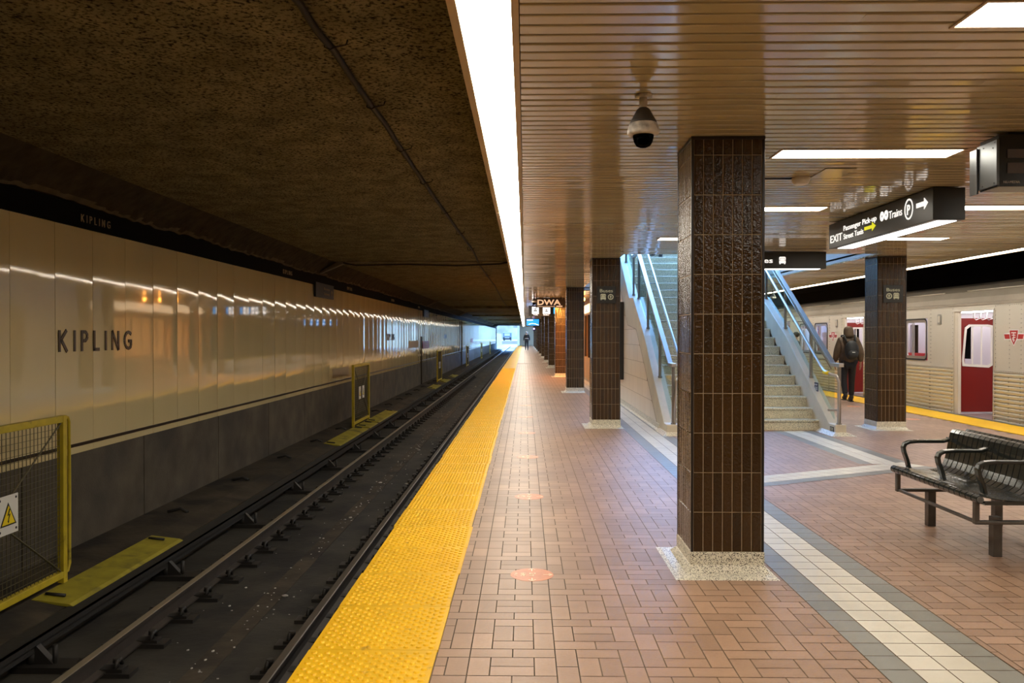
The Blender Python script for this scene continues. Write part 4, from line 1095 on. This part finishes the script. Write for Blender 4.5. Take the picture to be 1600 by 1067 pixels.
    # doorway fittings: red draught screens, posts, threshold
    for (a, b) in doors:
        m = MB(); m.box(xi, xi + .5, a - .02, b + .1, -.001, .004); m.box(X0, xi, a, b, -.006, .006); m.build('threshold', 'window_alu', t)
        m = MB(); m.box(X0 + .005, X0 + .06, b - .13, b, 0, 1.95); m.build('door_edge', 'train_cream', t)
        m = MB(); m.box(X0 + .005, X0 + .05, a, a + .05, 0, 1.95); m.build('door_seal', 'steel', t)
        for (yy, sd) in ((b + .05, 1), (a - .05, -1)):
            # screen in the plane Y = yy with a tapered window opening
            xs0, xs1 = xi + .02, 9.15
            m = MB()
            for (p0, p1, q0, q1) in ((xs0, xs1, .03, .93), (xs0, xs1, 1.68, 1.83), (xs0, xs0 + .13, .93, 1.68), (xs1 - .06, xs1, .93, 1.68)): m.box(p0, p1, yy - .015, yy + .015, q0, q1)
            sc = m.build('draught_screen', 'train_red', t)
            m = MB(); o_ = [(.10, .0), (.60, -.03), (.68, .02), (.68, .78), (.58, .80), (.22, .80), (.14, .74), (.09, .1)]; i_ = [(.14, .045), (.58, .02), (.64, .05), (.64, .74), (.57, .76), (.25, .76), (.18, .71), (.13, .11)]
            n = len(o_)
            for k in range(n): poly2(m, [o_[k], o_[(k + 1) % n], i_[(k + 1) % n], i_[k]], (xs0 - .02, yy - .018, .91), '-y', .012)
            for xx in (.27, .44): m.box(xs0 + xx - .012, xs0 + xx + .012, yy - .03, yy - .016, .93, 1.68)
            m.build('screen_bars', 'white_paint', sc)
            m = MB(); m.tube([(xs1 + .02, yy, 0), (xs1 + .02, yy, 2.05)], .017, 8); m.build('grab_pole', 'steel_tube', t)
        m = MB(); pts = [(8.6, b - .3, 1.88)]
        for k in range(5): m.tube([(8.5 + .12 * k, b - .25, 1.95), (8.47 + .12 * k, b - .25, 1.84), (8.52 + .12 * k, b - .25, 1.79), (8.6 + .12 * k, b - .25, 1.82), (8.62 + .12 * k, b - .25, 1.95)], .009, 6)
        m.build('grab_handles', 'steel_tube', t)
    m = MB()
    for k, (a, b) in enumerate(bays):
        if b - a > 3: m.box(10.7, 11.25, a + .3, b - .3, .35, .45); m.box(11.15, 11.27, a + .3, b - .3, .45, 1.0); m.box(xi + .05, xi + .5, a + .3, b - .3, .35, .45)
    m.build('seats', 'seat_red', t)
    # emblem and indicators
    def emblem(y):
        r_ = MB(); w_ = MB(); p = (X0 - .004, y + .28, 1.34); s = .56
        poly2(w_, [(.0, .19), (.02, .085), (.19, .085), (.28, -.02), (.37, .085), (.54, .085), (.56, .19), (.40, .205), (.415, .255), (.145, .255), (.16, .205)], p, '-x', .002)
        poly2(r_, [(.01, .18), (.035, .10), (.175, .10), (.16, .18)], p, '-x', .004); poly2(r_, [(.55, .18), (.525, .10), (.385, .10), (.40, .18)], p, '-x', .004)
        poly2(r_, [(.165, .245), (.395, .245), (.37, .12), (.28, .0), (.19, .12)], p, '-x', .004)
        e = w_.build('emblem_outline', 'sign_white', t); r_.build('emblem', 'logo_red', e)
        l = MB(); stroke(l, [(.215, .205), (.345, .205)], .018, p, '-x', 1, .006); stroke(l, [(.28, .205), (.28, .05)], .018, p, '-x', 1, .006); stroke(l, [(.23, .165), (.33, .165)], .014, p, '-x', 1, .006); stroke(l, [(.33, .13), (.25, .12), (.25, .085), (.31, .08)], .014, p, '-x', 1, .006)
        l.build('emblem_letters', 'sign_white', e)
    emblem(13.57); emblem(21.45)
    for y in (15.98, 21.2):
        m = MB(); poly2(m, rrect(.13, .20, .03), (X0 - .004, y + .065, 1.72), '-x', .014); i_ = m.build('door_indicator', 'steel', t)
        m = MB(); poly2(m, rrect(.07, .13, .02), (X0 - .018, y + .035, 1.755), '-x', .004); m.build('lens', 'train_cream', i_)
car()

# ------------------------------------------------------------------ people
def skin_part(name, verts, edges, radii, m, parent, root=0, sub=2, smooth=True):
    me = bpy.data.meshes.new('s'); me.from_pydata(verts, edges, []); o = bpy.data.objects.new('s', me); COL.objects.link(o)
    md = o.modifiers.new('skin', 'SKIN'); md.use_smooth_shade = smooth
    for k, r in enumerate(radii):
        d = me.skin_vertices[0].data[k]; d.radius = r if isinstance(r, tuple) else (r, r); d.use_root = (k == root)
    ss = o.modifiers.new('sub', 'SUBSURF'); ss.levels = sub; ss.render_levels = sub
    bpy.context.view_layer.update()
    bm_ = bpy.data.meshes.new_from_object(o.evaluated_get(bpy.context.evaluated_depsgraph_get()))
    bpy.data.objects.remove(o); bm_.materials.clear(); bm_.materials.append(MT[m]); bm_.name = name
    q = bpy.data.objects.new(name, bm_); COL.objects.link(q); q.parent = parent; return q
def person(label, loc, H, face, coat, pants, stride=.0, hood=False, cap=False, belt=False):
    """faces local +Y; face = yaw"""
    k = H / 1.75
    t = thing('person', label, 'person', (0, 0, 0))
    s = stride
    pel = (0, 0, .93); ch = (0, .0, 1.20); up_ = (0, .0, 1.38); nk = (0, .01, 1.49); hd = (0, .02, 1.60); tp = (0, .02, 1.68)
    shL, shR = (-.17, 0, 1.40), (.17, 0, 1.40); elL, elR = (-.25, -.04 + s * .25, 1.13), (.25, -.04 - s * .25, 1.13); wrL, wrR = (-.26, .04 + s * .55, .90), (.26, .04 - s * .5, .90)
    hpL, hpR = (-.09, 0, .88), (.09, 0, .88); knL, knR = (-.10, .04 - s * .35, .49), (.10, .04 + s * .4, .49)
    anL, anR = (-.10, -s * .95, .09 + (.05 if s else 0)), (.10, s * .8, .09)
    toL, toR = (-.11, anL[1] + .15, .035 + (.0 if not s else .01)), (.11, anR[1] + .15, .035)
    # one continuous body with fingers
    V = [pel, ch, up_, nk, hd, tp, shL, elL, wrL, shR, elR, wrR, hpL, knL, anL, toL, hpR, knR, anR, toR]
    E_ = [(0, 1), (1, 2), (2, 3), (3, 4), (4, 5), (2, 6), (6, 7), (7, 8), (2, 9), (9, 10), (10, 11), (0, 12), (12, 13), (13, 14), (14, 15), (0, 16), (16, 17), (17, 18), (18, 19)]
    Rr = [(.14, .10), (.13, .09), (.11, .08), .052, (.075, .092), .06, .05, .038, .026, .05, .038, .026, .08, .052, .036, .03, .08, .052, .036, .03]
    for wi, (w, sg) in ((8, (wrL, -1)), (11, (wrR, 1))):
        V.append((w[0], w[1] + .01, w[2] - .07)); E_.append((wi, len(V) - 1)); Rr.append((.034, .016)); pi_ = len(V) - 1
        for f in range(4):
            fy = -.028 + f * .019; ln = (.06, .072, .068, .052)[f]
            V.append((w[0], w[1] + .01 + fy, w[2] - .095)); V.append((w[0] - sg * .015, w[1] + .012 + fy, w[2] - .10 - ln)); Rr += [.009, .008]
            E_ += [(pi_, len(V) - 2), (len(V) - 2, len(V) - 1)]
        V.append((w[0], w[1] + .045, w[2] - .05)); V.append((w[0] - sg * .01, w[1] + .062, w[2] - .095)); Rr += [.010, .009]; E_ += [(pi_, len(V) - 2), (len(V) - 2, len(V) - 1)]
    skin_part('body', V, E_, Rr, 'skin', t)
    f = MB(); f.ball((0, .118, 1.605), .013, .02, .022, 8)
    for sx in (-1, 1): f.ball((sx * .078, .02, 1.60), .012, .022, .034, 8)
    f.build('face_features', 'skin', t)
    f = MB()
    for sx in (-1, 1): f.ball((sx * .030, .098, 1.622), .012, .008, .008, 8)
    f.build('eyes', 'boots', t)
    f = MB(); f.ball((0, .103, 1.565), .024, .008, .006, 8); f.build('mouth', 'logo_red', t)
    if hood:
        skin_part('hood', [(0, -.02, 1.44), (0, -.02, 1.54), (0, -.005, 1.66), (0, .0, 1.73)], [(0, 1), (1, 2), (2, 3)], [(.15, .12), (.115, .12), (.12, .125), (.07, .08)], coat, t)
    elif cap:
        f = MB(); f.ball((0, .01, 1.67), .10, .115, .075); f.box(-.06, .06, .09, .17, 1.655, 1.668); f.build('cap', 'belt_white', t)
    else:
        f = MB(); f.ball((0, -.005, 1.645), .094, .105, .09); f.build('hair', 'hair', t)
    # coat
    lo = .78 if hood else .86
    V = [(0, 0, lo), (0, 0, .98), (0, 0, 1.2), (0, 0, 1.36), (0, 0, 1.45), (-.17, 0, 1.40), elL, (wrL[0], wrL[1], wrL[2] + .01), (.17, 0, 1.40), elR, (wrR[0], wrR[1], wrR[2] + .01)]
    E_ = [(0, 1), (1, 2), (2, 3), (3, 4), (3, 5), (5, 6), (6, 7), (3, 8), (8, 9), (9, 10)]
    b = 1.18 if hood else 1.0
    skin_part('coat', V, E_, [(.20 * b, .13 * b), (.185 * b, .135 * b), (.185 * b, .135 * b), (.17 * b, .12 * b), (.08, .07), .085 * b, .072 * b, .05 * b, .085 * b, .072 * b, .05 * b], coat, t, root=2)
    V = [(0, 0, .93), hpL, knL, (anL[0], anL[1], anL[2] + .03), hpR, knR, (anR[0], anR[1], anR[2] + .03)]
    skin_part('trousers', V, [(0, 1), (1, 2), (2, 3), (0, 4), (4, 5), (5, 6)], [(.16, .12), .105, .075, .062, .105, .075, .062], pants, t)
    for a, b_ in ((anL, toL), (anR, toR)):
        f = MB(); f.ball((a[0], a[1] + .06, a[2] - .035), .048, .135, .05); f.ball((a[0], a[1] - .005, a[2] + .02), .05, .06, .06); f.box(a[0] - .043, a[0] + .043, a[1] - .06, a[1] + .17, a[2] - .09, a[2] - .065); f.build('boot', 'boots', t, bevel=.01)
    if belt:
        f = MB(); f.lathe([(.19, 1.08), (.2, 1.09), (.2, 1.12), (.19, 1.13)], (0, 0, 0), 24); f.v = [(x, y * .75, z) for x, y, z in f.v]; f.build('belt', 'belt_white', t)
    t.location = loc; t.rotation_euler = (0, 0, face); t.scale = (k, k, k)
    return t
px, py = 7.28, 18.05
person('person in a brown hooded winter coat and black trousers walking to the train', (px, py, 0), 1.73, R(-6), 'coat_brown', 'pants_black', .14, hood=True)
t = thing('backpack', 'black backpack worn by the person in the brown hooded coat', 'backpack', (px, py, 0)); t.rotation_euler = (0, 0, R(-6))
m = MB()
def bagpt(): pass
m.ball((px + .0, py - .26, 1.16), .155, .11, .235, 16); m.v = [(x, y, min(max(z, .965), 1.385)) for x, y, z in m.v]; m.build('bag', 'bag_black', t)
m = MB(); m.ball((px, py - .355, 1.08), .11, .05, .10, 12); m.build('front_pocket', 'bag_black', t)
m = MB()
for s in (-1, 1): m.tube([(px + s * .09, py - .20, 1.34), (px + s * .12, py - .10, 1.50), (px + s * .13, py + .05, 1.50), (px + s * .13, py + .15, 1.38)], .02, 6)
m.build('strap', 'bag_black', t)
m = MB(); m.box(px - .03, px + .03, py - .408, py - .40, 1.12, 1.135); m.build('tag', 'sign_white', t)
person('person in dark jacket with pale belt walking away far down the platform', (.19, 80, 0), 1.9, 0, 'coat_black', 'pants_black', .12, cap=True, belt=True)
person('person in a dark green jacket partly hidden behind the stair kerb', (7.85, 23.2, 0), 1.62, R(60), 'coat_green', 'pants_black')
person('person in blue jeans and black shoes near the top of the stairs', (3.0, 18.16, rh * 20), 1.75, 0, 'coat_black', 'jeans', .10)

# ------------------------------------------------------------------ outside the tunnel mouth
m = MB(); m.box(-60, 60, 140, 420, BED - .3, BED); struct(m.build('floor', 'outdoor_ground'))
m = MB(); m.box(-40, 30, 246, 330, BED, -.2); struct(m.build('floor', 'outdoor_ground'))
m = MB(); m.prism([(-7.6, BED), (-7.0, BED), (-7.2, 2.0), (-7.6, 2.0)], 'y', 150, 245); o = m.build('retaining_wall', 'outdoor_wall'); tag(o, 'pale concrete retaining wall outside the tunnel mouth', 'wall')
m = MB(); m.box(-30, 30, 330, 331, -.2, 9); o = m.build('far_building', 'outdoor_wall'); tag(o, 'washed out pale building beyond the tunnel mouth', 'building')
m = MB(); m.box(-1.4, -1.0, 150, 180, BED, 4.5); m.box(-2.6, -1.0, 178, 179, 3.2, 4.5); o = m.build('outdoor_wall', 'outdoor_wall'); tag(o, 'pale wall on the right just outside the tunnel mouth', 'wall')
t = thing('locomotive', 'small dark blue train front with a pale windscreen beyond the tunnel mouth', 'train', (-5.6, 255, -.2))
m = MB(); m.prism([(255, .1), (254.6, .9), (255.3, 2.3), (256.2, 2.55), (272, 2.5), (272, .1)], 'x', -7.0, -4.3); m.build('body', 'loco_dark', t, bevel=.08)
m = MB(); m.prism([(254.75, 1.35), (255.12, 2.15), (255.2, 2.1), (254.85, 1.3)], 'x', -6.5, -4.8); m.build('windscreen', 'loco_light', t)
m = MB(); m.prism([(254.55, .6), (254.55, .9), (254.5, .9), (254.5, .6)], 'x', -6.4, -4.9); m.build('bumper', 'loco_light', t)
m = MB()
for y in (257, 260, 267, 270):
    for x in (-6.8, -4.6): m.tube([(x - .1, y, .25), (x + .1, y, .25)], .45, 14)
m.build('wheels', 'black', t)
